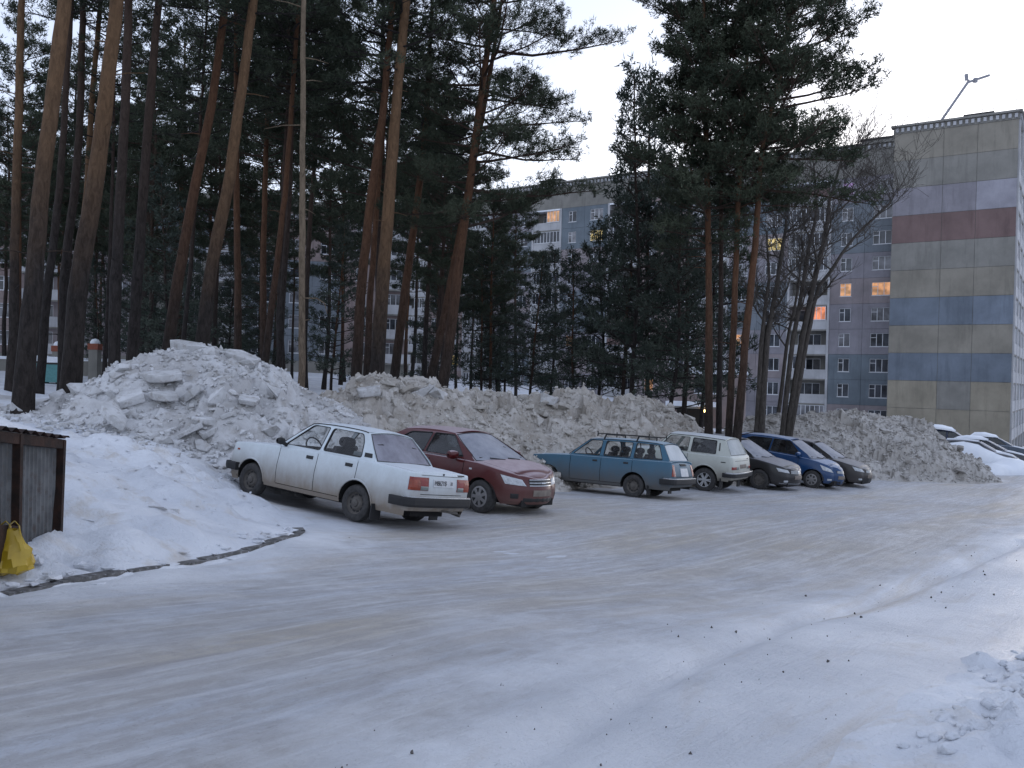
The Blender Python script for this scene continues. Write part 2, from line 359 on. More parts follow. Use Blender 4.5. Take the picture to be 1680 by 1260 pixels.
def ground_height(X, Y):
    Z = gz(X, Y); near = sstep(60, 25, np.hypot(X, Y)); rs = sstep(0.6, -0.6, poly_sd(X, Y, ROAD_POLY)); bank = sstep(-2.5, -4.0, X) * sstep(18, 15, Y)
    Z = Z + near * (0.10 * fbm(X * 0.5, Y * 0.5, 3) + 0.075 * fbm(X * 2.2, Y * 2.2, 8) + 0.05 * np.abs(fbm(X * 5.5, Y * 5.5, 9)) * sstep(1.5, 2.5, X) * sstep(14, 8, Y) + bank * (0.30 * fbm(X * 1.1, Y * 1.1, 12) + 0.24 * np.abs(fbm(X * 3.0, Y * 3.0, 15)))) * rs
    Z = Z - 0.16 * sstep(0.0, 0.5, poly_sd(X, Y, ROAD_POLY) + 0.25 * fbm(X * 1.1, Y * 1.1, 55))      # bedded below the packed road sheet
    for px_, py_, r_ in PATCH: Z = Z + np.exp(-((X - px_) ** 2 + (Y - py_) ** 2) / (r_ * r_)) * (0.02 + 0.24 * np.abs(fbm(X * 5, Y * 5, 61)) + 0.10 * fbm(X * 12, Y * 12, 65, 2))
    return Z
GZ = ground_height(GX, GY)
def gh(x, y): return float(ground_height(np.array([[x]]), np.array([[y]]))[0, 0])
me = grid_mesh('ground', GX, GY, GZ, [M['snow']])
ground = tag(inst('ground', me), 'clean and trampled snow lying over the whole yard', kind='structure')

rx = np.arange(-10, 62, 0.09); ry = np.arange(-8, 76, 0.09)
def road_height(X, Y, sd):
    Z = gz(X, Y); ac = X * RD.y - Y * RD.x; al = X * RD.x + Y * RD.y
    rut = 0.018 * fbm(ac * 1.5, al * 0.12, 41, 3) + 0.012 * fbm(ac * 4, al * 0.5, 45, 3) + 0.012 * fbm(X * 1.4, Y * 1.4, 49, 3)
    # the deep wheel rut along the right-hand edge
    e = np.array(EDGE); best = np.full(X.shape, 1e9)
    for (ax, ay), (bx, by) in zip(e[:-1], e[1:]):
        dx, dy = bx - ax, by - ay; t = np.clip(((X - ax) * dx + (Y - ay) * dy) / (dx * dx + dy * dy), 0, 1); best = np.minimum(best, np.hypot(X - ax - t * dx, Y - ay - t * dy))
    rut = rut - 0.075 * np.exp(-((best + 0.03 * fbm(X * 1.5, Y * 1.5, 77)) / 0.09) ** 2) + 0.012 * np.exp(-((best - 0.3) / 0.14) ** 2)
    return Z + rut * sstep(-0.2, 0.8, sd) + 0.016 - 0.08 * sstep(0.25, -0.35, sd)
def road_sheet(x0, x1, y0, y1, st):
    X, Y = np.meshgrid(np.arange(x0, x1, st), np.arange(y0, y1, st)); s = poly_sd(X, Y, ROAD_POLY) + 0.25 * fbm(X * 1.1, Y * 1.1, 55)
    return X, Y, s
X, Y, S = road_sheet(-10, 62, -9, 75, 0.12)
me = grid_mesh('road', X, Y, road_height(X, Y, S) , [M['road']], keep=S > -0.3)
vc = np.empty(len(me.vertices) * 3, np.float32); me.vertices.foreach_get('co', vc); vc = vc.reshape(-1, 3)
pk = sstep(-0.3, 2.0, poly_sd(vc[:, 0], vc[:, 1], PACK_POLY)); me.attributes.new('packed', 'FLOAT', 'POINT').data.foreach_set('value', pk.astype(np.float32))
tag(inst('road', me), 'grey icy carriageway of packed snow with sandy wheel tracks', kind='structure')

# ------------------------------------------------------------------ chunks and heaps
def chunk_mesh(seed, flat, mats, n=13):
    """an angular broken piece: hull of scattered points, or a cracked slab when flat < 0.45"""
    rnd = random.Random(seed); bm = bmesh.new()
    if flat < 0.45:
        k = rnd.randint(5, 7); a0 = rnd.uniform(0, 6)
        for i in range(k):
            a = a0 + 2 * math.pi * (i + rnd.uniform(-0.3, 0.3)) / k; r = rnd.uniform(0.65, 1.1)
            bm.verts.new((r * math.cos(a), 0.75 * r * math.sin(a), flat * rnd.uniform(0.45, 0.7))); bm.verts.new((r * rnd.uniform(0.75, 1.05) * math.cos(a), 0.75 * r * rnd.uniform(0.75, 1.05) * math.sin(a), -flat * rnd.uniform(0.4, 0.8)))
    else:
        for _ in range(n):
            v = Vector((rnd.gauss(0, 1), rnd.gauss(0, 1), rnd.gauss(0, 1))).normalized() * rnd.uniform(0.6, 1.05)
            bm.verts.new((v.x * rnd.uniform(0.8, 1.2), v.y * 0.8, max(-0.8, min(0.8, v.z * 1.3)) * flat))
    r = bmesh.ops.convex_hull(bm, input=bm.verts)
    bmesh.ops.delete(bm, geom=[x for x in r['geom_interior'] if isinstance(x, bmesh.types.BMVert)], context='VERTS')
    bmesh.ops.bevel(bm, geom=list(bm.edges), offset=0.025, segments=1, affect='EDGES', clamp_overlap=True)
    m = bpy.data.meshes.new('snow_chunk'); bm.to_mesh(m); bm.free(); m.materials.append(mats); return m
FL = (0.6, 0.5, 0.75, 0.4, 0.28, 0.22, 0.7, 0.33)
CH = [chunk_mesh(i, f, M['chunk'], 9) for i, f in enumerate(FL)]
CHM = [chunk_mesh(i + 20, f, M['chunk_mid'], 9) for i, f in enumerate(FL)]
CHD = [chunk_mesh(i + 40, f, M['chunk_dirty'], 9) for i, f in enumerate(FL)]

def heap(name, crest, res, wide, seed, mats, label, n_parts, n_small, rough, size, back=1.0, clean=None, lo=0.05):
    C = np.array([tuple(at(*c)) for c in crest])
    pad = 7.0 if clean is not None else 4.6
    xs = np.arange(C[:, 0].min() - pad, C[:, 0].max() + pad, res); ys = np.arange(C[:, 1].min() - pad, C[:, 1].max() + pad, res)
    X, Y = np.meshgrid(xs, ys); G = gz(X, Y); Z = np.full(X.shape, -1e9); wx = X + 0.5 * fbm(X * 0.8, Y * 0.8, seed + 60); wy = Y + 0.5 * fbm(X * 0.8, Y * 0.8, seed + 70)
    for a, b in zip(C[:-1], C[1:]):
        dx, dy = b[0] - a[0], b[1] - a[1]; t = np.clip(((wx - a[0]) * dx + (wy - a[1]) * dy) / (dx * dx + dy * dy), 0, 1)
        ax, ay = wx - a[0] - t * dx, wy - a[1] - t * dy; d = np.hypot(ax, ay); top = a[2] + t * (b[2] - a[2])
        h = np.maximum(top - G, 0.05); w = h * wide
        w = np.where(ay > 0, w * back, w)
        q = d / w
        prof = 1 - np.sqrt(q * q + 0.03) + 0.17
        prof = np.where(q < 1.35, np.minimum(prof, 1), -0.4 / h)
        if clean is not None: prof = np.where(ay < 0, np.maximum(prof, (0.42 * np.maximum(0, 1 - q / 2.2) ** 1.6 - 0.02) * sstep(-4.6, -6.4, X)), prof)
        Z = np.maximum(Z, prof * h)
    amt = sstep(0.0, 0.35, Z)
    cl = np.ones(X.shape) if clean is None else clean(X, Y)
    disp = cells(X + 0.15 * fbm(X * 3, Y * 3, seed + 2), Y + 0.15 * fbm(X * 3, Y * 3, seed + 3), 0.55, seed, 0.8) * 0.45 + cells(X, Y, 0.22, seed + 9, 0.9) * 0.55 + 0.05 * fbm(X * 5, Y * 5, seed + 20) + 0.22 * fbm(X * 0.9, Y * 0.9, seed + 30)
    Z = Z + disp * rough * amt * cl * (0.65 + 0.9 * sstep(-0.25, 0.35, fbm(X * 0.55, Y * 0.55, seed + 80)))
    Z = np.where(Z < -0.12, -0.12, Z)
    # toe debris spread
    root = empty(name, (float(C[:, 0].mean()), float(C[:, 1].mean()), g(C[:, 0].mean(), C[:, 1].mean())))
    tag(root, label, 'snow heap'); off = np.array(root.location)
    me = grid_mesh('packed_snow', X - off[0], Y - off[1], Z + G - off[2], [mats[0]], keep=Z > -0.05, smooth=False)
    if clean is not None: me.polygons.foreach_set('use_smooth', np.full(len(me.polygons), False))
    if clean is not None:
        vc = np.empty(len(me.vertices) * 3, np.float32); me.vertices.foreach_get('co', vc); vc = vc.reshape(-1, 3)
        me.attributes.new('clean', 'FLOAT', 'POINT').data.foreach_set('value', (1 - sstep(0.25, 0.8, clean(vc[:, 0] + off[0], vc[:, 1] + off[1]))).astype(np.float32))
    inst('packed_snow', me, root)
    rnd = random.Random(seed); H = Z + G
    vis = [(i, j) for i in range(2, len(ys) - 2, 1) for j in range(2, len(xs) - 2, 1) if Z[i, j] > lo]
    slopef = []
    def spot():
        while True:
            i, j = vis[rnd.randrange(len(vis))]
            gy_ = H[min(i + 4, len(ys) - 1), j] - H[max(i - 4, 0), j]
            if gy_ > -0.02 or rnd.random() < 0.15: return i, j
    for k in range(n_parts):
        i, j = spot(); s = size * (0.5 + rnd.random() ** 2.2 * 1.5) * (0.5 + 0.5 * float(cl[i, j]))
        o = inst('snow_chunk', rnd.choice(mats[1]), root, (xs[j] - off[0], ys[i] - off[1], H[i, j] - off[2] + s * 0.12), None, (rnd.uniform(-0.7, 0.7), rnd.uniform(-0.6, 0.6), rnd.uniform(0, 6.3)), (s, s, s))
    mb = MB()
    src = [([v.co.copy() for v in m.vertices], [tuple(p.vertices) for p in m.polygons]) for m in (chunk_mesh(seed + q, 0.7, mats[1][0].materials[0], 8) for q in range(3))]
    for k in range(n_small):
        i, j = spot(); s = rnd.uniform(0.035, 0.1)
        vs_, fs_ = src[k % 3]; mt = Matrix.Translation((xs[j] - off[0], ys[i] - off[1], H[i, j] - off[2] + s * 0.2)) @ Matrix.Rotation(rnd.uniform(0, 6.3), 4, 'Z') @ Matrix.Rotation(rnd.uniform(-1, 1), 4, 'X') @ Matrix.Scale(s, 4)
        mb.add([mt @ v for v in vs_], fs_)
    tag(mb.build('snow_crumbs', [mats[1][0].materials[0]], root), kind='stuff')
    return root, (xs, ys, H, off)
def left_clean(X, Y):
    # the near lower skirt of the left heap is smooth fallen snow
    return np.clip(0.25 + sstep(14.6, 16.2, Y + 0.25 * (X + 6) + 0.6 * fbm(X, Y, 5)), 0.25, 1)
hl, hl_d = heap('tall_snow_heap', [(40, 694, 15.8), (110, 672, 16.2), (160, 636, 16.9), (205, 603, 17.6), (262, 580, 18.1), (330, 571, 18.6), (385, 578, 19.0), (428, 600, 19.4), (470, 642, 19.9), (505, 660, 20.3)],
     0.075, 1.45, 11, (M['heap'], CH), 'tallest whitish snow heap with big slabs, left of the white sedan', 170, 2200, 0.75, 0.2, clean=left_clean)
hm, hm_d = heap('long_snow_heap', [(510, 664, 20.8), (560, 652, 21.4), (610, 646, 22.2), (640, 617, 23.0), (680, 618, 23.4), (715, 634, 23.9), (760, 646, 25.2), (800, 645, 25.9), (900, 650, 27.4), (950, 652, 28.1), (1000, 648, 28.7), (1060, 660, 29.6), (1095, 676, 30.1), (1130, 696, 30.5)],
     0.075, 1.35, 31, (M['heap_mid'], CHM), 'long rubbly snow heap behind the red car and the blue estate', 290, 4500, 0.95, 0.17)
hr, hr_d = heap('sandy_snow_heap', [(1222, 694, 35.5), (1248, 680, 36), (1290, 685, 36.6), (1340, 675, 37.0), (1390, 676, 37.4), (1440, 680, 37.8), (1482, 690, 38.0), (1530, 726, 38.0), (1570, 762, 37.8), (1592, 785, 37.4)],
     0.085, 1.35, 51, (M['heap_dirty'], CHD), 'brownish sandy snow heap at the right, behind the last dark car', 240, 3600, 0.85, 0.16)
# named big slabs lying on the heaps
def slab(parent, dat, px, py, d, sx, sy, sz, rx, ry, rz, m=4, arr=None):
    p = at(px, py, d); off = dat[3]
    inst('snow_slab', (arr or CH)[m], parent, (p.x - off[0], p.y - off[1], p.z - off[2]), None, (rx, ry, rz), (sx, sy * 1.2, sz * 1.2))
slab(hl, hl_d, 400, 588, 18.7, 0.62, 0.3, 0.5, 0.25, 0.35, -0.2)
slab(hl, hl_d, 265, 617, 17.0, 0.62, 0.45, 0.6, 0.15, -0.05, 0.1, 5)
slab(hl, hl_d, 268, 650, 16.4, 0.40, 0.3, 0.5, 0.1, 0.05, 0.3, 5)
slab(hl, hl_d, 215, 652, 16.2, 0.45, 0.35, 0.5, 0.3, -0.3, 0.5, 4)
slab(hl, hl_d, 120, 690, 15.3, 0.62, 0.5, 1.0, 0.2, 0.3, 0.6, 2)
slab(hl, hl_d, 340, 690, 16.2, 0.45, 0.3, 0.35, 0.15, 0.1, 0.2, 4)
slab(hl, hl_d, 185, 680, 15.4, 0.3, 0.5, 0.5, 0.5, 0.3, 0.9, 5)
slab(hl, hl_d, 460, 640, 19.0, 0.45, 0.35, 0.35, 0.1, 0.2, 0.2, 1)
slab(hm, hm_d, 607, 642, 21.2, 0.52, 0.38, 0.6, 0.1, -0.12, 0.2, 4)
slab(hm, hm_d, 668, 632, 22.6, 0.75, 0.6, 0.9, 0.2, 0.1, 0.3, 2)
slab(hm, hm_d, 715, 650, 22.9, 0.55, 0.5, 0.6, 0.2, 0.2, 0.9, 0)
slab(hm, hm_d, 900, 655, 26.8, 0.42, 0.36, 0.5, 0.2, 0.2, 0.9, 3)
slab(hm, hm_d, 1130, 692, 29.9, 0.5, 0.2, 0.3, 0.2, 0.5, -0.3, 5)

# ------------------------------------------------------------------ kerb, lumps and grit
kerb = empty('kerb', (KERB[4][0], KERB[4][1], g(*KERB[4]))); tag(kerb, 'low dark kerb half buried in snow at the road edge, lower left', 'kerb')
ko = Vector(kerb.location)
kp = [Vector((x, y, 0)) for x, y in KERB]; rk = random.Random(5)
for a, b in zip(kp[1:-1], kp[2:]):
    n = max(1, round((b - a).length / 0.55))
    for k in range(n):
        p = a.lerp(b, k / n); q = a.lerp(b, (k + 0.97) / n); mb = MB()
        buried = 0.02 if (0.02 < k / n) else 0.0
        z0 = g(p.x, p.y); z1 = g(q.x, q.y); hgt = rk.choice((0.02, 0.025, 0.03, 0.025, 0.01))
        mb.bar(Vector((p.x, p.y, z0 - 0.16 + hgt / 2)) - ko, Vector((q.x, q.y, z1 - 0.16 + hgt / 2)) - ko, 0.14, 0.3 + hgt)
        o = mb.build('kerb_stone', [M['asphalt']], kerb)
# snow bank caught on the kerb: uneven caps that hide most of its top
mb = MB()
for a, b in zip(kp[:-1], kp[1:]):
    n = max(1, int((b - a).length / 0.10)); nrm = Vector((-(b - a).y, (b - a).x, 0)).normalized()
    for k in range(n):
        p = a.lerp(b, rk.random()) + nrm * rk.uniform(0.0, 0.3); s = rk.uniform(0.03, 0.08); z = g(p.x, p.y)
        mt = Matrix.Translation((p.x, p.y, z + 0.02)) @ Matrix.Rotation(rk.uniform(0, 6), 4, 'Z') @ Matrix.Diagonal((s * 1.3, s * 1.1, s * 0.9, 1))
        m_ = CH[k % 8]; mb.add([mt @ v.co for v in m_.vertices], [tuple(f.vertices) for f in m_.polygons])
for k in range(900):                                     # crumbs rolled down from the tall heap over the bank
    t = rk.random() ** 1.7; x0_, y0_ = rk.uniform(-7.8, -3.4), 15.2 - 5.5 * t; s = rk.uniform(0.012, 0.05) * (1 - 0.4 * t)
    if poly_sd(np.array([[x0_]]), np.array([[y0_]]), ROAD_POLY)[0, 0] > 0: continue
    mt = Matrix.Translation((x0_, y0_, gh(x0_, y0_) + s * 0.2)) @ Matrix.Rotation(rk.uniform(0, 6), 4, 'Z') @ Matrix.Diagonal((s, s, s, 1)); m_ = CH[k % 8]; mb.add([mt @ v.co for v in m_.vertices], [tuple(f.vertices) for f in m_.polygons])
tag(mb.build('kerb_snow', [M['snow']]), 'crumbled white snow along the kerb and over the bank', 'snow', kind='stuff')
def lump(px, py, d, s, label, m=0, grp=None, sc=(1, 0.85, 0.8), mat=None, arr=None):
    p = at(px, py, d); o = inst('snow_lump', (arr or CH)[m], None, (p.x, p.y, max(gh(p.x, p.y), g(p.x, p.y)) + s * sc[2] * 0.2), mat or M['snow'], (0.1, 0.1, px), (s * sc[0], s * sc[1], s * sc[2])); return tag(o, label, 'snow lump', grp)
lump(160, 957, 7.0, 0.085, 'flat white ice lump on the road below the kerb', 4)
lump(207, 954, 7.2, 0.04, 'small white ice crumb right of the flat lump by the kerb', 0)
lump(62, 905, 7.3, 0.10, 'grey-white snow lump between the yellow bag and the shed post', 1)
lump(50, 888, 7.4, 0.09, 'rounded snow lump behind the yellow bag against the metal sheet', 2)
lump(78, 918, 7.1, 0.07, 'flat broken ice piece in front of the shed post', 5)
lump(20, 938, 6.6, 0.09, 'flat ice slab lying below the yellow bag', 4)
lump(262, 850, 9.6, 0.16, 'dark-sided snow lump on the clean bank right of the shed', 2, mat=M['chunk'])
lump(285, 842, 9.9, 0.13, 'smaller dirty snow lump beside the dark-sided one on the bank', 3, mat=M['chunk'])
lump(570, 884, 11.0, 0.07, 'yellowish ice crumb on the road in front of the white sedan', 5, mat=M['chunk_dirty'])
rl = random.Random(12)
def clod_mesh(seed):
    bm = bmesh.new(); bmesh.ops.create_icosphere(bm, subdivisions=2, radius=1.0); r = random.Random(seed); ph = [r.uniform(0, 6) for _ in range(6)]
    for v in bm.verts:
        c_ = v.co.copy(); k_ = 1 + 0.16 * math.sin(3.1 * c_.x + ph[0]) + 0.16 * math.sin(3.7 * c_.y + ph[1]) + 0.12 * math.sin(5.3 * c_.z + ph[2]) + 0.14 * math.sin(8 * c_.x + ph[3]) * math.sin(7 * c_.y + ph[4]) + r.gauss(0, 0.08); v.co = Vector((c_.x, c_.y, c_.z * 0.8)) * k_
    m = bpy.data.meshes.new('snow_lump'); bm.to_mesh(m); bm.free(); m.materials.append(M['snow']); m.polygons.foreach_set('use_smooth', [True] * len(m.polygons)); return m
CLODS = [clod_mesh(i) for i in range(5)]
for k in range(75):
    cx, cy, d0 = rl.choice(((1655, 1045, 5.2), (1605, 1165, 4.2), (1560, 1215, 3.95), (1660, 1070, 5.0)))
    px, py = cx + rl.gauss(0, 34), cy + rl.gauss(0, 42)
    d = CAM_H / max(0.2, (py - 633) / FPX) * 1.0
    lump(px, py, d, rl.uniform(0.014, 0.03) * rl.choice((0.7, 1.0, 1.0, 1.5)), 'clod of broken snow in the trampled patches at the lower right', k % 5, 'snow clods at the lower right', arr=CLODS, sc=(1, rl.uniform(0.6, 1.0), rl.uniform(0.5, 0.9)))
# grit scattered over the road shoulder
mb = MB(); src = [([v.co.copy() for v in m.vertices], [tuple(p.vertices) for p in m.polygons]) for m in (chunk_mesh(90 + q, 0.8, M['chunk'], 7) for q in range(3))]
for k in range(230):
    t = rl.random(); i = min(len(EDGE) - 2, int(t * (len(EDGE) - 1))); a = Vector(EDGE[i]); b = Vector(EDGE[i + 1]); p = a.lerp(b, rl.random()) + Vector((RD.y, -RD.x)) * rl.choice((rl.gauss(0.3, 0.35), rl.gauss(0.1, 1.0)))
    s = rl.choice((0.004, 0.005, 0.006, 0.006, 0.008, 0.011, 0.018)) * (0.7 + p.y * 0.05)
    X1, Y1 = np.array([[p.x]]), np.array([[p.y]]); z = max(float(road_height(X1, Y1, poly_sd(X1, Y1, ROAD_POLY))[0, 0]), g(p.x, p.y))
    mt = Matrix.Translation((p.x, p.y, z + s * 0.4)) @ Matrix.Rotation(rl.uniform(0, 6), 4, 'Z') @ Matrix.Scale(s, 4); vs_, fs_ = src[k % 3]; mb.add([mt @ v for v in vs_], fs_)
tag(mb.build('road_grit', [plain('grit', (0.10, 0.09, 0.085), 0.9)]), 'dark grit scattered on the snow along the right road edge', 'grit', kind='stuff')

# ------------------------------------------------------------------ pines
def needles_mesh(name, P, D, length, width, k, seed, mat):
    """needle tufts: k blades fanned round each shoot tip"""
    rng = np.random.default_rng(seed); n = len(P); P = np.repeat(P, k, 0); D = np.repeat(D, k, 0)
    v = D * rng.uniform(0.15, 0.9, (n * k, 1)) + rng.normal(0, 0.55, (n * k, 3)); v /= np.linalg.norm(v, axis=1, keepdims=True) + 1e-9
    L = length * rng.uniform(0.6, 1.15, (n * k, 1))
    s = np.cross(v, rng.normal(0, 1, (n * k, 3))); s /= np.linalg.norm(s, axis=1, keepdims=True) + 1e-9
    a = P + rng.normal(0, length * 0.22, (n * k, 3)); w = width * rng.uniform(0.7, 1.2, (n * k, 1))
    co = np.stack([a - s * w * 0.5, a + s * w * 0.5, a + v * L], 1).reshape(-1, 3)
    return np_mesh(name, co, np.arange(n * k * 3).reshape(-1, 3), mat, False)
def crown(seed, z0, z1, rad, limbs, length=0.15, width=0.022, k=9, top=0.35, lop=(0, 0), axis=None, dens=1.0, droop=0.0, low=0.55, mat=None, bark=None, leafy=0.35):
    """limbs with side twigs in flat plates and needle tufts on the outer part; returns (branch mesh, needle mesh)"""
    r = random.Random(seed); axis = axis or (lambda z: Vector((0, 0, z))); B = MB(); P = []; D = []
    for i in range(limbs):
        t = (i + r.random()) / limbs; z = z0 + (z1 - z0) * t; o = axis(z)
        az = i * 2.399 + r.uniform(-0.5, 0.5)
        prof = (low + (1 - low) * min(1, t / 0.3)) if t < 0.3 else 1 - (1 - top) * ((t - 0.3) / 0.7) ** 1.3
        ln = rad * prof * r.uniform(0.55, 1.12) * (1 + lop[0] * math.cos(az - lop[1]))
        if ln < 0.25: ln = 0.25
        el = r.uniform(-0.12, 0.28) + 0.6 * t * t - droop * (1 - t)
        d = Vector((math.cos(az) * math.cos(el), math.sin(az) * math.cos(el), math.sin(el))); pts = [o.copy()]; n = 6
        for s in range(n):
            d = (d + Vector((r.gauss(0, 0.12), r.gauss(0, 0.12), r.gauss(0.01, 0.07) + 0.05 * (s / n)))).normalized(); pts.append(pts[-1] + d * (ln / n))
        r0 = 0.012 + 0.011 * ln
        B.tube(pts, [r0 * (1 - 0.8 * q / n) for q in range(n + 1)], 4, cap=False)
        nt = max(3, int((4 + ln * 3.2) * dens)); side = 1
        for q in range(nt):
            u = leafy + (1 - leafy) * (q + r.random()) / nt; f = u * n; i0 = min(n - 1, int(f)); p = pts[i0].lerp(pts[i0 + 1], f - i0)
            dd = (pts[i0 + 1] - pts[i0]).normalized(); side = -side
            lat = Vector((-dd.y, dd.x, 0)); lat = lat.normalized() if lat.length > 1e-3 else Vector((1, 0, 0))
            td = (dd * r.uniform(0.5, 1.0) + lat * side * r.uniform(0.5, 1.1) + Vector((0, 0, r.uniform(-0.05, 0.7)))).normalized()
            tl = (0.22 + 0.34 * ln * (1.12 - u)) * r.uniform(0.6, 1.25); tl = min(tl, 1.3)
            e = p + td * tl + Vector((0, 0, 0.12 * tl)); mid = p.lerp(e, 0.5) - Vector((0, 0, 0.03))
            B.tube([p, mid, e], [0.012, 0.008, 0.004], 3, cap=False)
            m = max(3, int(tl / 0.085 * dens)); 
            for w in range(m):
                h = 0.4 + 0.6 * (w + r.random()) / m; c = p.lerp(e, h)
                P.append(tuple(c + Vector((r.gauss(0, 0.09), r.gauss(0, 0.09), r.gauss(0.04, 0.08))))); tdd = (td + Vector((r.gauss(0, 0.5), r.gauss(0, 0.5), r.gauss(0.35, 0.35)))).normalized(); D.append(tuple(tdd))
        for w in range(int(4 * dens)): P.append(tuple(pts[-1] + Vector((r.gauss(0, 0.06), r.gauss(0, 0.06), r.gauss(0, 0.06))))); D.append(tuple(d))
    bm_ = B.mesh('limbs', [bark or M['bark_grey']])
    return bm_, needles_mesh('needles', np.array(P), np.array(D), length, width, k, seed, mat or M['needle'])
def path_fn(pts):
    zs = [p.z for p in pts]
    def f(z):
        if z <= zs[0]: return pts[0].copy()
        for a, b in zip(pts[:-1], pts[1:]):
            if z <= b.z: return a.lerp(b, (z - a.z) / max(1e-6, b.z - a.z))
        e = (pts[-1] - pts[-2]); return pts[-1] + e * ((z - pts[-1].z) / max(1e-6, e.z))
    return f
def trunk_mesh(pts, r0, r1, seed, mat, n=10):
    rnd = random.Random(seed); f = path_fn(pts); zt = pts[-1].z; out = []; rad = []; k = max(8, int(zt / 0.55)); 
    for i in range(k + 1):
        z = pts[0].z + (zt - pts[0].z) * i / k; p = f(z); out.append(p + Vector((rnd.gauss(0, 0.006), rnd.gauss(0, 0.006), 0)))
        flare = 1 + 0.22 * math.exp(-max(0, z) / 0.35); rad.append((r0 + (r1 - r0) * (i / k) ** 0.9) * flare * rnd.uniform(0.96, 1.04))
    b = MB().tube(out, rad, n); 
    for q in range(6 + int(zt * 0.4)):                       # broken twig stubs
        z = rnd.uniform(1.5, zt * 0.8); p = f(z); a = rnd.uniform(0, 6.3); l = rnd.choice((0.12, 0.2, 0.5, 0.9)) * rnd.uniform(0.6, 1.2)
        e = p + Vector((math.cos(a) * l, math.sin(a) * l, rnd.uniform(-0.1, 0.35) * l)); b.tube([p, p.lerp(e, 0.5) + Vector((0, 0, 0.04 * l)), e], [0.018, 0.012, 0.005], 4, cap=False)
    return b.mesh('trunk', [mat], 50)
SHARED = [crown(200 + i, 0, 9.5, 2.9, 46, 0.18, 0.032, 7, 0.4, dens=0.9) for i in range(4)]
def pine(label, d, wpx, pts, height, mat='bark', crown_z=0.5, own=None, seed=1, name='pine_tree', grp=None):
    """trunk through the sighted points; the crown sits on its upper part"""
    W = [at(px, py, d + 0.15 * i) for i, (px, py) in enumerate(pts)]; W.sort(key=lambda p: p.z)
    dirn = (W[1] - W[0]) if len(W) > 1 else Vector((0, 0, 1)); b = W[0] - dirn * ((W[0].z - g(W[0].x, W[0].y)) / max(0.1, dirn.z)); gzb = g(b.x, b.y)
    b = Vector((b.x, b.y, gzb)); P = [Vector((0, 0, -0.25))] + [p - b for p in W if p.z > gzb + 0.4]
    lastd = (P[-1] - P[-2]).normalized(); z = P[-1].z
    while P[-1].z < height:
        lastd = (lastd + Vector((0, 0, 0.12))).normalized(); P.append(P[-1] + lastd * min(2.0, max(0.3, height - P[-1].z + 0.02)))
    root = empty(name, b); tag(root, label, 'tree', grp); r0 = wpx * d / FPX / 2
    inst('trunk', trunk_mesh(P, r0, r0 * 0.28, seed, M[mat]), root)
    f = path_fn(P)
    if own is None:
        bm_, nm = SHARED[seed % 4]; zb = height * crown_z; p = f(zb); sc = (height - zb) / 9.5
        for nme, m_ in (('limbs', bm_), ('crown', nm)): inst(nme, m_, root, p, None, (0, 0, seed * 1.3), (sc * 1.05, sc * 1.05, sc))
    else:
        kw = dict(own); bm_, nm = crown(seed * 7 + 3, axis=f, **kw)
        inst('limbs', bm_, root); inst('crown', nm, root)
    return root
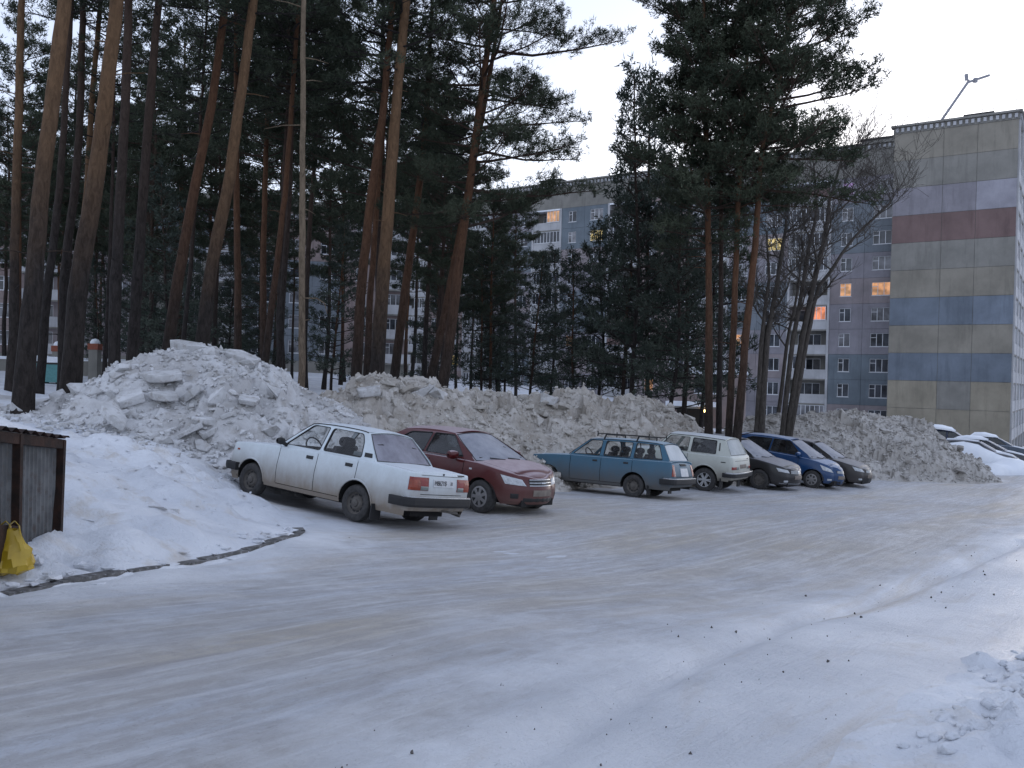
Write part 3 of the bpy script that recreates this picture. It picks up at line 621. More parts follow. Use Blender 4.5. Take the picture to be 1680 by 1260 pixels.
PINES = [
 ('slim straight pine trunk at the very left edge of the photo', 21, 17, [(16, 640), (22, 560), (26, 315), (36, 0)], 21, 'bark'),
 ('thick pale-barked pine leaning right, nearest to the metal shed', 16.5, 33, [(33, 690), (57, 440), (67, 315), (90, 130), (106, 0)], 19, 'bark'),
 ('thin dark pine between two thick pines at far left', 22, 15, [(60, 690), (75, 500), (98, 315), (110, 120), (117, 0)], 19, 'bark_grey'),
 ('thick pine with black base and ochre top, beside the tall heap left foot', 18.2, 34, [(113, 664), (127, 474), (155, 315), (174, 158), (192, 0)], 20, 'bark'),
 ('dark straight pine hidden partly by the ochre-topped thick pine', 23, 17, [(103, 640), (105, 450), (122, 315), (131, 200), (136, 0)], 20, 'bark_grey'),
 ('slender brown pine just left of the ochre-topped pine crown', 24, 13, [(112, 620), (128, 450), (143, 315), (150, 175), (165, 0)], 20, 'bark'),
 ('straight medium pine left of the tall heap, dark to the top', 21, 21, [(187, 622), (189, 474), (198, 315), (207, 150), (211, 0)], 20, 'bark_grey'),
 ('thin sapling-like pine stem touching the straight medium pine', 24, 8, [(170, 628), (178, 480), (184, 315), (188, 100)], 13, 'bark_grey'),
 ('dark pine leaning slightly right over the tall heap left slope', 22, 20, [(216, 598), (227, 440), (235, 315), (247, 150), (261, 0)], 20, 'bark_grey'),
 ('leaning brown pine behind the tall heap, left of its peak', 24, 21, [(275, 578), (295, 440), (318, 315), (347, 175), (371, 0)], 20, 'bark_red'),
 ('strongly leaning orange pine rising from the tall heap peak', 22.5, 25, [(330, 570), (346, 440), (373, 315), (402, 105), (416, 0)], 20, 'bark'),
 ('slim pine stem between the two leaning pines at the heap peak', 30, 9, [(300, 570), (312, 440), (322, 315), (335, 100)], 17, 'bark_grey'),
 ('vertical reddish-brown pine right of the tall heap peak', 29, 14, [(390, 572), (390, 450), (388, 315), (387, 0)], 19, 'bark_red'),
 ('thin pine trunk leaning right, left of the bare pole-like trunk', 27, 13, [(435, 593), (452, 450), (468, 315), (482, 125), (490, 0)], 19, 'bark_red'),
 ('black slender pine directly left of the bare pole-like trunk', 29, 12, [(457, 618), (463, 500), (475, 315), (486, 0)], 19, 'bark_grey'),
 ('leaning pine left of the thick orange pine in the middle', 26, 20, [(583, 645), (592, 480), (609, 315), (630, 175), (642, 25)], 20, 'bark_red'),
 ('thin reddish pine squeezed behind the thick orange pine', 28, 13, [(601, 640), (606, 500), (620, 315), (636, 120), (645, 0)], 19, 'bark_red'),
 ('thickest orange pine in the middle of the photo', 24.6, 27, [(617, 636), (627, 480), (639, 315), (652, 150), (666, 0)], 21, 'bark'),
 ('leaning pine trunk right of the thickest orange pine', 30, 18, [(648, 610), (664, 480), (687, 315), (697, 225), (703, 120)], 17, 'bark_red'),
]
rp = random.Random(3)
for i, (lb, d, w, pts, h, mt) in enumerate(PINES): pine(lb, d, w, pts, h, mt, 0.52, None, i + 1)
pine('leaning orange pine with sparse drooping boughs right of centre', 27.0, 21, [(724, 648), (737, 565), (750, 454), (769, 315), (790, 150), (811, 0)], 19, 'bark_red', own=dict(z0=7.0, z1=19, rad=4.0, limbs=76, dens=1.35, top=0.55, lop=(0.22, 0.2), droop=0.12, low=0.8, length=0.15, width=0.024, k=9), seed=33)
pine('dark pine trunk crossing behind the leaning orange pine at its foot', 28.5, 17, [(706, 624), (731, 510), (757, 370), (790, 200)], 16, 'bark_red', 0.5, None, 34)
OWN = dict(length=0.17, width=0.038, k=8)
pine('leftmost trunk of the four pines behind the white off-roader', 28.0, 15, [(1163, 697), (1163, 480), (1161, 317), (1157, 190), (1155, 60)], 18.5, 'bark_red', own=dict(z0=7.4, z1=18.3, rad=2.8, limbs=70, dens=1.2, top=0.6, lop=(0.1, 3.1), low=0.7, **OWN), seed=41)
pine('thinnest trunk of the four pines behind the white off-roader', 28.6, 11, [(1179, 706), (1183, 454), (1184, 255), (1189, 131), (1192, 0)], 18, 'bark_grey', own=dict(z0=9.5, z1=17.5, rad=2.8, limbs=54, dens=1.3, top=0.6, low=0.6, **OWN), seed=42)
pine('third trunk of the four pines, straight with brown bark', 27.6, 13, [(1196, 712), (1204, 530), (1211, 330), (1218, 224), (1224, 120), (1228, 0)], 19, 'bark_red', own=dict(z0=8.8, z1=18.6, rad=3.4, limbs=66, dens=1.15, top=0.65, low=0.6, **OWN), seed=43)
pine('rightmost trunk of the four pines, orange and bending right', 27.2, 16, [(1210, 716), (1224, 547), (1240, 392), (1243, 340), (1250, 239), (1279, 131), (1290, 60)], 17.5, 'bark_red', own=dict(z0=9.0, z1=17.2, rad=3.4, limbs=66, dens=1.15, top=0.65, lop=(0.22, 0.1), low=0.75, droop=0.05, **OWN), seed=44)
# slender bare trunk standing like a pole
p0 = at(495, 657, 21.5); b = Vector((p0.x, p0.y, g(p0.x, p0.y))); P = [Vector((0, 0, -0.2))] + [at(px, py, 21.5) - b for px, py in ((495, 600), (496, 300), (498, 0))]; P.append(P[-1] + Vector((0.03, 0, 3.0)))
o = empty('slender_tree', b); tag(o, 'slender straight tan trunk without branches, like a pole', 'tree'); inst('trunk', trunk_mesh(P, 0.098, 0.055, 77, M['pole_wood'], 12), o)
p1 = at(497, 489, 21.4) - b; MB().tube([p1, p1 + Vector((0.35, 0, 0.0)), p1 + Vector((0.55, 0.02, -0.12)), p1 + Vector((0.62, 0.03, -0.38))], [0.02, 0.017, 0.013, 0.008], 5).build('twig', [M['pole_wood']], o)

# whole-tree patterns for the grove behind
def grove_pattern(seed, H, zb, rad, limbs, top, dens, mat, tr, low=0.6, droop=0.0, leafy=0.35):
    r = random.Random(seed); P = [Vector((0, 0, -0.4))]; x = y = 0.0
    for i in range(1, 7): x += r.gauss(0.05, 0.10); y += r.gauss(0, 0.08); P.append(Vector((x, y, H * i / 6)))
    f = path_fn(P); bm_, nm = crown(seed + 500, zb, H - 0.1, rad, limbs, 0.22, 0.05, 7, top, axis=f, dens=dens, low=low, droop=droop, mat=mat, leafy=leafy)
    return trunk_mesh(P, tr, tr * 0.25, seed, M['bark_red'] if seed % 2 else M['bark_grey'], 8), bm_, nm
TALL = [grove_pattern(600 + i, 18.0, 6.8 + 0.9 * i, 3.2, 58, 0.42, 1.0, M['needle'], 0.17) for i in range(5)]
YOUNG = [grove_pattern(700 + i, 10.0, 1.6, 2.3, 54, 0.12, 0.72, M['needle2'], 0.10, low=0.9, leafy=0.25) for i in range(4)]
def grove_tree(pat, px, d, s, label, grp, rz, name='pine_tree', tall=1.0):
    p = at(px, 640, d); root = empty(name, (p.x, p.y, g(p.x, p.y)), rz); root.scale = (s, s, s * tall); tag(root, label, 'tree', grp)
    for n_, m_ in zip(('trunk', 'limbs', 'crown'), pat): inst(n_, m_, root)
    return root
rt_ = random.Random(21); placed = []
def free(px, d, gap):
    p = at(px, 640, d)
    if any((p.x - q[0]) ** 2 + (p.y - q[1]) ** 2 < gap * gap for q in placed): return False
    placed.append((p.x, p.y)); return True
n = 0
while n < 50:
    px = rt_.uniform(-160, 850); d = rt_.uniform(33, 78)
    lim = 30 if px > 640 else 0
    if px > 760 and d < 48: continue
    if px < 130 and d < 38: continue
    if not free(px, d, 2.4): continue
    s = rt_.uniform(0.85, 1.15) * (0.8 if px > 700 else 1)
    zone = 'left of the tall snow heap' if px < 200 else 'behind the tall snow heap' if px < 480 else 'between the pole-like trunk and the thickest orange pine' if px < 640 else 'right of the thickest orange pine'
    far = 'farther' if d > 55 else 'nearer'
    grove_tree(TALL[n % 5], px, d, s, far + ' dark pine deep in the grove, ' + zone, 'grove pines ' + zone + ', ' + far, rt_.uniform(0, 6.3)); n += 1
n = 0
while n < 16:
    px = rt_.uniform(150, 860); d = rt_.uniform(38, 75)
    if not free(px, d, 2.2): continue
    grove_tree(YOUNG[n % 4], px, d, rt_.uniform(0.75, 1.15), 'young bushy pine under the tall trunks, ' + ('behind the tall heap' if px < 480 else 'behind the long heap'), 'young pines ' + ('behind the tall heap' if px < 480 else 'behind the long heap'), rt_.uniform(0, 6.3)); n += 1
# the dark clump of young pines right of the grove, each sighted on its own
CL = [(868, 47, 0.93, 'bushy pine below the lit yellow window, left end of the dark clump'), (905, 52, 1.05, 'bushy pine second from the left in the dark clump'), (945, 44, 0.92, 'bushy pine with bare dark stem in the dark clump'), (985, 46, 1.12, 'pointed pine in the dark clump under the open sky gap'),
      (1018, 42, 1.25, 'tall pointed pine rising into the open sky gap'), (1040, 38, 1.28, 'leaning-stem pine in the middle of the dark clump'), (1064, 43, 1.38, 'tallest bushy pine of the dark clump, left of the four trunks'), (1100, 36, 1.1, 'bushy pine beside the lamp-lit porch'), (1120, 41, 1.5, 'dark pine crown filling in behind the four trunks'), (830, 55, 1.0, 'bushy pine behind the leaning orange pine'),
      (790, 50, 0.95, 'low bushy pine right of the leaning orange pine foot'), (1150, 47, 1.35, 'deep green pine furthest right in the dark clump')]
for i, (px, d, s, lb) in enumerate(CL): grove_tree(YOUNG[(i * 3 + 1) % 4], px, d, s, lb, 'dark clump of young pines', i * 1.7, tall=1.32 if px in (1040, 1064, 1095, 1120) else 1.0)

# ------------------------------------------------------------------ bare broad-leaved trees
def bare_tree(label, d, paths, seed, r0, name='bare_tree'):
    rnd = random.Random(seed); B = MB(); stems = [[at(px, py, d + 0.2 * i) for i, (px, py) in enumerate(ps)] for ps in paths]
    base = stems[0][0].copy(); base.z = g(base.x, base.y); T = MB()
    def grow(p, dr, ln, r, dep):
        pts = [p]; rr = [r]; n = 4; dd = dr.copy()
        for i in range(n):
            dd = (dd + Vector((rnd.gauss(0, 0.16), rnd.gauss(0, 0.16), rnd.gauss(0.07, 0.12)))).normalized(); pts.append(pts[-1] + dd * ln / n); rr.append(r * (1 - 0.65 * (i + 1) / n))
        B.tube([q - base for q in pts], [max(0.006, x) for x in rr], 5 if dep < 2 else 3, cap=False)
        if dep >= 3 or ln < 0.3: return
        for i in range(1, n + 1):
            for _ in range(2 if dep >= 1 else 1):
                ax = Vector((rnd.gauss(0, 1), rnd.gauss(0, 1), rnd.gauss(0.25, 0.6))).normalized()
                grow(pts[i], (dd * 0.75 + ax * 0.75).normalized(), ln * rnd.uniform(0.42, 0.66), rr[i] * 0.7, dep + 1)
    for si, st in enumerate(stems):
        st = [Vector((st[0].x, st[0].y, g(st[0].x, st[0].y) - 0.2))] + st[1:] if si == 0 or True else st
        n = len(st); rs = [r0 * (0.8 if si else 1) * (1 - 0.72 * i / (n - 1)) for i in range(n)]
        fine = []; fr = []
        for i in range(n - 1):
            for k in range(3): fine.append(st[i].lerp(st[i + 1], k / 3) + Vector((rnd.gauss(0, 0.02), rnd.gauss(0, 0.02), 0))); fr.append(rs[i] + (rs[i + 1] - rs[i]) * k / 3)
        fine.append(st[-1]); fr.append(rs[-1]); T.tube([q - base for q in fine], fr, 8)
        for i in range(len(fine) // 3, len(fine)):
            for _ in range(1 if i < len(fine) - 2 else 4):
                a = rnd.uniform(0, 6.3); dr = Vector((math.cos(a), math.sin(a) * 0.8, rnd.uniform(0.15, 1.1))).normalized()
                grow(fine[i], dr, rnd.uniform(1.2, 2.6), fr[i] * 0.5, 1)
    root = empty(name, base); tag(root, label, 'tree', 'bare trees before the apartment block')
    inst('trunk', T.mesh('trunk', [M['bark_bare']], 50), root); inst('branches', B.mesh('branches', [M['bark_bare']]), root)
bare_tree('bare tree with forked dark stem, just right of the four pines', 33, [[(1246, 676), (1258, 553), (1282, 425), (1290, 360)], [(1240, 676), (1250, 560), (1262, 460), (1258, 380)]], 5, 0.15)
bare_tree('bare tree leaning right with spreading crown before the striped block', 34, [[(1284, 676), (1316, 553), (1351, 400), (1362, 330), (1385, 250)], [(1290, 676), (1322, 560), (1345, 470), (1400, 390), (1462, 330)], [(1280, 676), (1300, 560), (1326, 421), (1341, 339), (1335, 270)]], 8, 0.15)
bare_tree('slim bare tree stem between the two bigger bare trees', 36, [[(1268, 676), (1290, 570), (1308, 480), (1318, 400)]], 9, 0.10)

# ------------------------------------------------------------------ apartment blocks
def wall_mat(name, c, s1=0.35):
    m, nt, p = new_mat(name); P = pos_out(nt)
    base = ramp(nt, noise_node(nt, s1, 6, 0.65, P), [(0.36, tuple(x * 0.82 for x in c)), (0.64, tuple(x * 1.12 for x in c))])
    st = noise_node(nt, 1.6, 5, 0.7, coord(nt, 'World', scale=(1, 1, 0.12))); base = mixcol(nt, ramp(nt, st, [(0.52, 0.0), (0.72, 0.5)]), base, tuple(x * 0.55 for x in c))
    nt.links.new(base, p.inputs['Base Color']); setp(p, rough=0.9, spec=0.2); bump(nt, p, noise_node(nt, 22, 4, 0.7, P), 0.5, 0.02); return m
WC = dict(tan=(0.258, 0.237, 0.198), greytan=(0.237, 0.228, 0.206), lilac=(0.258, 0.245, 0.267), lilac2=(0.318, 0.310, 0.344), red=(0.185, 0.129, 0.122), blue=(0.159, 0.185, 0.219), blue2=(0.189, 0.219, 0.262),
          bluegrey=(0.185, 0.206, 0.228), yellow=(0.288, 0.258, 0.202), mauve=(0.275, 0.241, 0.245), teal=(0.159, 0.187, 0.211), white=(0.447, 0.447, 0.456), pink=(0.271, 0.215, 0.202), dark=(0.052, 0.050, 0.047))
for k_, c_ in WC.items(): M['w_' + k_] = wall_mat('wall_' + k_, c_)
M['frame_white'] = plain('white_window_frame', (0.66, 0.67, 0.69), 0.5)
def pane_mat(name, c, rough, ems=0.0, emc=None):
    m, nt, p = new_mat(name); ramp(nt, noise_node(nt, 0.9, 2, 0.5, pos_out(nt)), [(0.35, tuple(x * 0.5 for x in c)), (0.68, tuple(min(1, x * 1.7) for x in c))], p.inputs['Base Color']); setp(p, rough=rough, spec=0.5)
    if ems:
        setp(p, ems=ems); ramp(nt, noise_node(nt, 1.3, 2, 0.5, pos_out(nt)), [(0.4, tuple(x * 0.35 for x in emc)), (0.6, emc)], p.inputs['Emission Color'])
    return m
M['pane'] = pane_mat('dark_pane', (0.05, 0.055, 0.065), 0.12); M['pane2'] = pane_mat('curtained_pane', (0.16, 0.16, 0.17), 0.25)
M['lit_orange'] = pane_mat('lit_orange_pane', (0.3, 0.2, 0.1), 0.3, 0.4, (1.0, 0.45, 0.2)); M['lit_yellow'] = pane_mat('lit_yellow_pane', (0.3, 0.25, 0.1), 0.3, 0.45, (1.0, 0.75, 0.3))
M['lit_red'] = pane_mat('lit_red_pane', (0.3, 0.15, 0.1), 0.3, 0.55, (1.0, 0.30, 0.12)); M['lit_purple'] = pane_mat('lit_purple_pane', (0.2, 0.15, 0.25), 0.3, 0.3, (0.45, 0.25, 0.6))
M['lit_lamp'] = plain('lamp_glow', (1, 0.7, 0.3), 0.5, ems=9.0, emc=(1.0, 0.62, 0.22))
def panel_mesh(w, h, hole=None, t=0.22, gap=0.012):
    """wall panel standing on its lower left corner, front at y = 0, with a window opening"""
    x0, x1, z0, z1 = gap, w - gap, gap, h - gap; b = MB()
    if not hole: return b.box(x0, x1, 0, t, z0, z1).mesh('panel', [M['w_tan']])
    a0, a1, c0, c1 = hole
    o = [(x0, z0), (x1, z0), (x1, z1), (x0, z1)]; i = [(a0, c0), (a1, c0), (a1, c1), (a0, c1)]
    v = [(x, 0, z) for x, z in o] + [(x, 0, z) for x, z in i] + [(x, t, z) for x, z in o] + [(x, t, z) for x, z in i]
    f = []
    for k in range(4):
        n = (k + 1) % 4; f += [(k, n, 4 + n, 4 + k), (k, 8 + k, 8 + n, n), (4 + k, 4 + n, 12 + n, 12 + k)]
    return b.add(v, f).mesh('panel', [M['w_tan']])
def window_meshes(w, h, cols, top=False):
    f = MB(); t = 0.055; 
    f.box(0, w, 0, 0.07, 0, t); f.box(0, w, 0, 0.07, h - t, h); f.box(0, t, 0, 0.07, t, h - t); f.box(w - t, w, 0, 0.07, t, h - t)
    for c in cols: f.box(w * c - t * 0.6, w * c + t * 0.6, 0.002, 0.068, t, h - t)
    if top: f.box(t, w * cols[0] - t * 0.6, 0.002, 0.066, h * 0.66, h * 0.66 + t)
    f.box(-0.05, w + 0.05, -0.1, 0.0, -0.05, -0.004)                       # sill
    return f.mesh('window_frame', [M['frame_white']]), MB().box(t * 0.8, w - t * 0.8, 0.03, 0.05, t * 0.8, h - t * 0.8).mesh('pane', [M['pane']])
FH = 2.78
def add_window(root, ms, loc, rz, pmat, mrk=None):
    w = inst('window', ms[0], root, loc, None, (0, 0, rz)); inst('pane', ms[1], w, None, pmat); return w
def cornice(root, x0, x1, y, z, sgn=-1, along='x'):
    a = MB(); d = MB(); k = x0 + 0.15
    if along == 'x':
        a.box(x0 - 0.3, x1 + 0.3, y - 0.35, y + 0.6, z + 0.62, z + 0.82); a.box(x0 - 0.05, x1 + 0.05, y - 0.06, y + 0.3, z, z + 0.62)
        while k < x1 - 0.3: d.box(k, k + 0.26, y - 0.22, y - 0.065, z + 0.14, z + 0.52); k += 0.52
    else:
        a.box(y - 0.6, y + 0.35, x0 + 0.62, x1 + 0.3, z + 0.622, z + 0.822); a.box(y - 0.3, y + 0.06, x0 + 0.32, x1, z, z + 0.62)
        while k < x1 - 0.3: d.box(y + 0.065, y + 0.22, k, k + 0.26, z + 0.14, z + 0.52); k += 0.52
    a.build('cornice', [M['w_greytan']], root); tag(d.build('cornice_dentils', [M['w_white']], root), kind='stuff')
ANG = -R_(34.0); C0 = at(1456, 623, 86.0); Z0 = -3.34
# striped block with the blank end wall
bs = empty('apartment_block', (C0.x, C0.y, 0), ANG)
tag(bs, 'apartment block with blank end wall of tan, blue, lilac and brown panels', 'building')
EW = 10.9; cw = [0, 4.55, 7.5, EW]
rows = [('yellow', 'yellow', 'yellow'), ('yellow', 'yellow', 'yellow'), ('yellow', 'greytan', 'yellow'), ('blue', 'blue', 'blue'), ('tan', 'tan', 'tan'), ('blue', 'blue', 'blue2'), ('tan', 'tan', 'tan'), ('greytan', 'greytan', 'greytan'),
        ('red', 'red', 'red'), ('lilac', 'lilac', 'lilac2'), ('greytan', 'greytan', 'greytan'), ('tan', 'tan', 'tan')]
for r_i, cs in enumerate(rows):
    z = Z0 + FH * (r_i - 1)
    for c_i in range(3):
        key = ('p', c_i); w = cw[c_i + 1] - cw[c_i]
        if key not in M: M[key] = panel_mesh(w, FH, gap=0.02)
        inst('wall_panel', M[key], bs, (cw[c_i], 0, z), M['w_' + cs[c_i]])
TOP = Z0 + FH * 11
core = MB().box(0.05, EW - 0.05, 0.05, 26, Z0 - 3, TOP); core.build('core_wall', [M['w_greytan']], bs)
MB().box(-0.04, 0.049, 0.2, 26, Z0 - 3, TOP).build('side_wall', [M['w_greytan']], bs)
cornice(bs, 0, EW, 0, TOP); cornice(bs, 0, 26, EW, TOP, along='y')
MB().box(-0.2, EW + 0.1, 0.602, 26, TOP + 0.3, TOP + 0.6).build('roof', [M['snow_cap']], bs)
b = MB(); b.box(6.2, 8.3, 3.0, 6, TOP + 0.6, TOP + 1.5); b.build('vent_house', [M['w_white']], bs); MB().box(5.9, 8.6, 2.7, 6.3, TOP + 1.5, TOP + 1.85).build('vent_house_roof', [M['w_dark']], bs)
b = MB()
for k in range(12): b.bar((0.2 + k * 0.95, 0.1, TOP + 0.82), (0.2 + k * 0.95, 0.1, TOP + 1.9), 0.035)
for z in (1.35, 1.88): b.bar((0.2, 0.1, TOP + z), (EW - 0.2, 0.1, TOP + z), 0.03)
b.build('roof_railing', [M['w_greytan']], bs)
# loggias of the flank that shows at the right edge
LG = dict(par=MB().box(0, 0.12, 0, 4.2, 0, 1.05).mesh('balcony_parapet', [M['w_white']]), slab=MB().box(-1.2, 0.1, 0, 4.2, -0.16, -0.002).mesh('balcony_slab', [M['w_greytan']]))
for y in (0.24, 5.05, 9.86, 14.67, 19.48, 24.29): MB().box(EW - 1.2, EW + 0.14, y, y + 0.6, Z0 - 3, TOP).build('pier', [M['w_white']], bs)
for fl in range(10):
  z = Z0 + FH * fl
  for by in range(5):
    yo = 4.81 * by
    inst('balcony_parapet', LG['par'], bs, (EW - 0.02, 0.845 + yo, z)); inst('balcony_slab', LG['slab'], bs, (EW - 0.04, 0.845 + yo, z))
    gl = MB().box(EW - 0.06, EW - 0.02, 0.86 + yo, 5.04 + yo, z + 1.06, z + FH - 0.17); gl.build('balcony_glazing', [(M['pane'], M['w_red'], M['pane2'], M['pane'], M['w_yellow'])[(fl * 2 + by * 3 + 4) % 5]], bs)
    fr = MB()
    for q in range(5): fr.box(EW - 0.018, EW + 0.03, 0.86 + yo + q * 1.03, 0.92 + yo + q * 1.03, z + 1.06, z + FH - 0.17)
    fr.build('balcony_frame', [M['frame_white']], bs)
# the long facade running to the left
bl = empty('apartment_block', (C0.x, C0.y, 0), ANG)
tag(bl, 'long ten-storey apartment facade with white loggias behind the pines', 'building')
YF = 5.0; SEC = 11.7; NS = 10
P3 = panel_mesh(3.6, FH, (0.85, 2.75, 0.85, 2.3)); P2 = panel_mesh(3.6, FH, (1.15, 2.35, 0.85, 2.3)); PB = panel_mesh(3.6, FH)
W3 = window_meshes(1.9, 1.45, (0.33, 0.66), True); W2 = window_meshes(1.2, 1.45, (0.45,), True)
WG = window_meshes(4.1, 1.5, (0.12, 0.25, 0.38, 0.5, 0.62, 0.75, 0.88)); WH = window_meshes(2.0, 1.5, (0.25, 0.5, 0.75))
ATT = panel_mesh(3.6, FH, (1.2, 1.6, 1.0, 1.9))
colr = ['mauve', 'teal', 'teal', 'lilac', 'lilac', 'mauve', 'lilac', 'bluegrey', 'bluegrey', 'lilac']
PAR = MB().box(0, 4.2, 0, 0.12, 0, 1.05).mesh('balcony_parapet', [M['w_white']]); SLB = MB().box(0, 4.2, 0.0, 1.3, -0.16, -0.002).mesh('balcony_slab', [M['w_greytan']])
BACK = panel_mesh(4.2, FH, (0.7, 3.3, 0.3, 2.3)); WB = window_meshes(2.6, 2.0, (0.34, 0.67))
LIT = {(0, 0, 5): 'lit_orange', (0, 1, 5): 'lit_orange', (0, 2, 4): 'lit_red', (1, 0, 7): 'lit_yellow', (1, 1, 3): 'lit_orange', (3, 0, 8): 'lit_yellow', (3, 2, 9): 'lit_orange', (3, 1, 3): 'lit_orange', (0, 1, 9): 'lit_purple', (2, 1, 1): 'lit_orange', (5, 0, 2): 'lit_yellow'}
rb = random.Random(9)
for s in range(NS):
    xs_ = -SEC * (s + 1)
    # loggia occupies [xs_, xs_+4.5], window panels [xs_+4.5, xs_+11.7]
    step = 0.0
    for fl in range(11):
        z = Z0 + FH * fl
        for c_i in (0, 1):                                   # 0: right-hand panel
            x = xs_ + 4.5 + (3.6 if c_i == 0 else 0)
            if fl == 10: inst('wall_panel', ATT if (s + c_i) % 2 else PB, bl, (x, YF, z), M['w_greytan']); continue
            cname = colr[fl] if s % 2 == 0 else colr[(fl + 3) % 10]
            if s % 3 == 2: cname = {'lilac': 'pink', 'teal': 'mauve', 'bluegrey': 'pink'}.get(cname, cname)
            inst('wall_panel', P3 if c_i == 0 else P2, bl, (x, YF, z), M['w_' + cname])
            pm = M[LIT.get((s, c_i, fl), rb.choice(('pane', 'pane', 'pane2')))]
            add_window(bl, W3 if c_i == 0 else W2, (x + (0.85 if c_i == 0 else 1.15), YF + 0.08, z + 0.85), 0, pm)
        if fl == 10:
            MB().box(xs_, xs_ + 4.5, YF, YF + 0.22, z, z + FH).build('wall_panel', [M['w_greytan']], bl); continue
        inst('balcony_parapet', PAR, bl, (xs_ + 0.15, YF + 0.0, z)); inst('balcony_slab', SLB, bl, (xs_ + 0.15, YF + 0.02, z))
        inst('wall_panel', BACK, bl, (xs_ + 0.15, YF + 1.32, z), M['w_greytan'])
        add_window(bl, WB, (xs_ + 0.85, YF + 1.4, z + 0.3), 0, M['pane'])
        t = rb.random()
        if (s, 2, fl) in LIT: add_window(bl, WH, (xs_ + 2.2, YF + 0.03, z + 1.08), 0, M[LIT[(s, 2, fl)]])
        elif t < 0.5: add_window(bl, WG, (xs_ + 0.2, YF + 0.03, z + 1.08), 0, M['pane'] if t < 0.35 else M['pane2'])
        elif t < 0.7: add_window(bl, WH, (xs_ + rb.choice((0.2, 2.2)), YF + 0.03, z + 1.08), 0, M['pane'])
        elif t < 0.8: MB().box(xs_ + 0.2, xs_ + 4.3, YF + 0.03, YF + 0.08, z + 1.06, z + 1.9).build('balcony_screen', [M[rb.choice(('w_red', 'w_tan', 'w_dark'))]], bl)
        if fl == 9: MB().box(xs_ + 0.16, xs_ + 4.34, YF - 0.15, YF + 1.3, z + FH - 0.2, z + FH - 0.02).build('balcony_canopy', [M['snow_cap']], bl)
    for x in (xs_, xs_ + 4.35): MB().box(x - 0.1 if x == xs_ else x, x + 0.149 if x == xs_ else x + 0.25, YF - 0.1, YF + 1.3, Z0 - 3, TOP - FH + 0.02).build('pier', [M['w_white']], bl)
    MB().box(xs_, xs_ + SEC, YF + 0.02, YF + 0.25, Z0 - 3, Z0 - 0.004).build('basement_wall', [M['w_mauve']], bl)
MB().box(-SEC * NS, -0.06, YF + 1.5, YF + 12, Z0 - 3, TOP).build('core_wall', [M['w_greytan']], bl)
for s in range(NS): MB().box(-SEC * s - 7.2, -SEC * s - 0.02, YF + 0.23, YF + 1.5, Z0 - 3, TOP - 0.05).build('core_wall', [M['w_dark']], bl)
cornice(bl, -SEC * NS, -0.4, YF, TOP); MB().box(-SEC * NS, -0.1, YF + 0.602, YF + 12, TOP + 0.3, TOP + 0.6).build('roof', [M['snow_cap']], bl)
for x in (-3.0, -45.5, -24, -70): 
    MB().box(x - 1.6, x + 1.6, YF + 2.2, YF + 5, TOP + 0.6, TOP + 1.7).build('lift_house', [M['w_greytan']], bl); MB().box(x - 1.8, x + 1.8, YF + 2.0, YF + 5.2, TOP + 1.7, TOP + 1.9).build('lift_house_roof', [M['w_dark']], bl)
b = MB()
for k in range(60): b.bar((-1 - k * 1.8, YF + 0.2, TOP + 0.82), (-1 - k * 1.8, YF + 0.2, TOP + 1.8), 0.035)
b.bar((-0.5, YF + 0.2, TOP + 1.78), (-108, YF + 0.2, TOP + 1.78), 0.03); b.build('roof_railing', [M['w_greytan']], bl)
# block glimpsed between the trunks at far left
p = at(-160, 600, 84); bc = empty('apartment_block', (p.x, p.y, 0), R_(14)); tag(bc, 'grey-pink apartment block glimpsed between the trunks at far left', 'building')
zb = g(p.x, p.y) + 0.6
for fl in range(6):
    for c_i in range(14):
        x = c_i * 3.6; z = zb + fl * FH; pc = ('pink', 'mauve', 'greytan', 'bluegrey')[(c_i // 3 + (fl // 4)) % 4]
        if c_i % 5 == 3:
            inst('balcony_parapet', PAR, bc, (x - 0.3, -0.8, z), M['w_white'], None, (0.98, 1, 1)); inst('balcony_slab', SLB, bc, (x - 0.3, -0.78, z), None, None, (0.98, 0.6, 1))
        inst('wall_panel', P3 if c_i % 2 else P2, bc, (x, 0, z), M['w_' + pc]); add_window(bc, W3 if c_i % 2 else W2, (x + (0.85 if c_i % 2 else 1.15), 0.08, z + 0.85), 0, M[rb.choice(('pane', 'pane2'))])
MB().box(0, 50.4, 0.23, 12, zb - 3, zb + 6 * FH).build('core_wall', [M['w_dark']], bc); MB().box(-0.1, 50.5, -0.1, 0.225, zb - 3, zb - 0.004).build('basement_wall', [M['w_greytan']], bc)
MB().box(-0.3, 50.7, -0.3, 12.2, zb + 6 * FH + 0.003, zb + 6 * FH + 1.0).build('roof', [M['w_greytan']], bc)
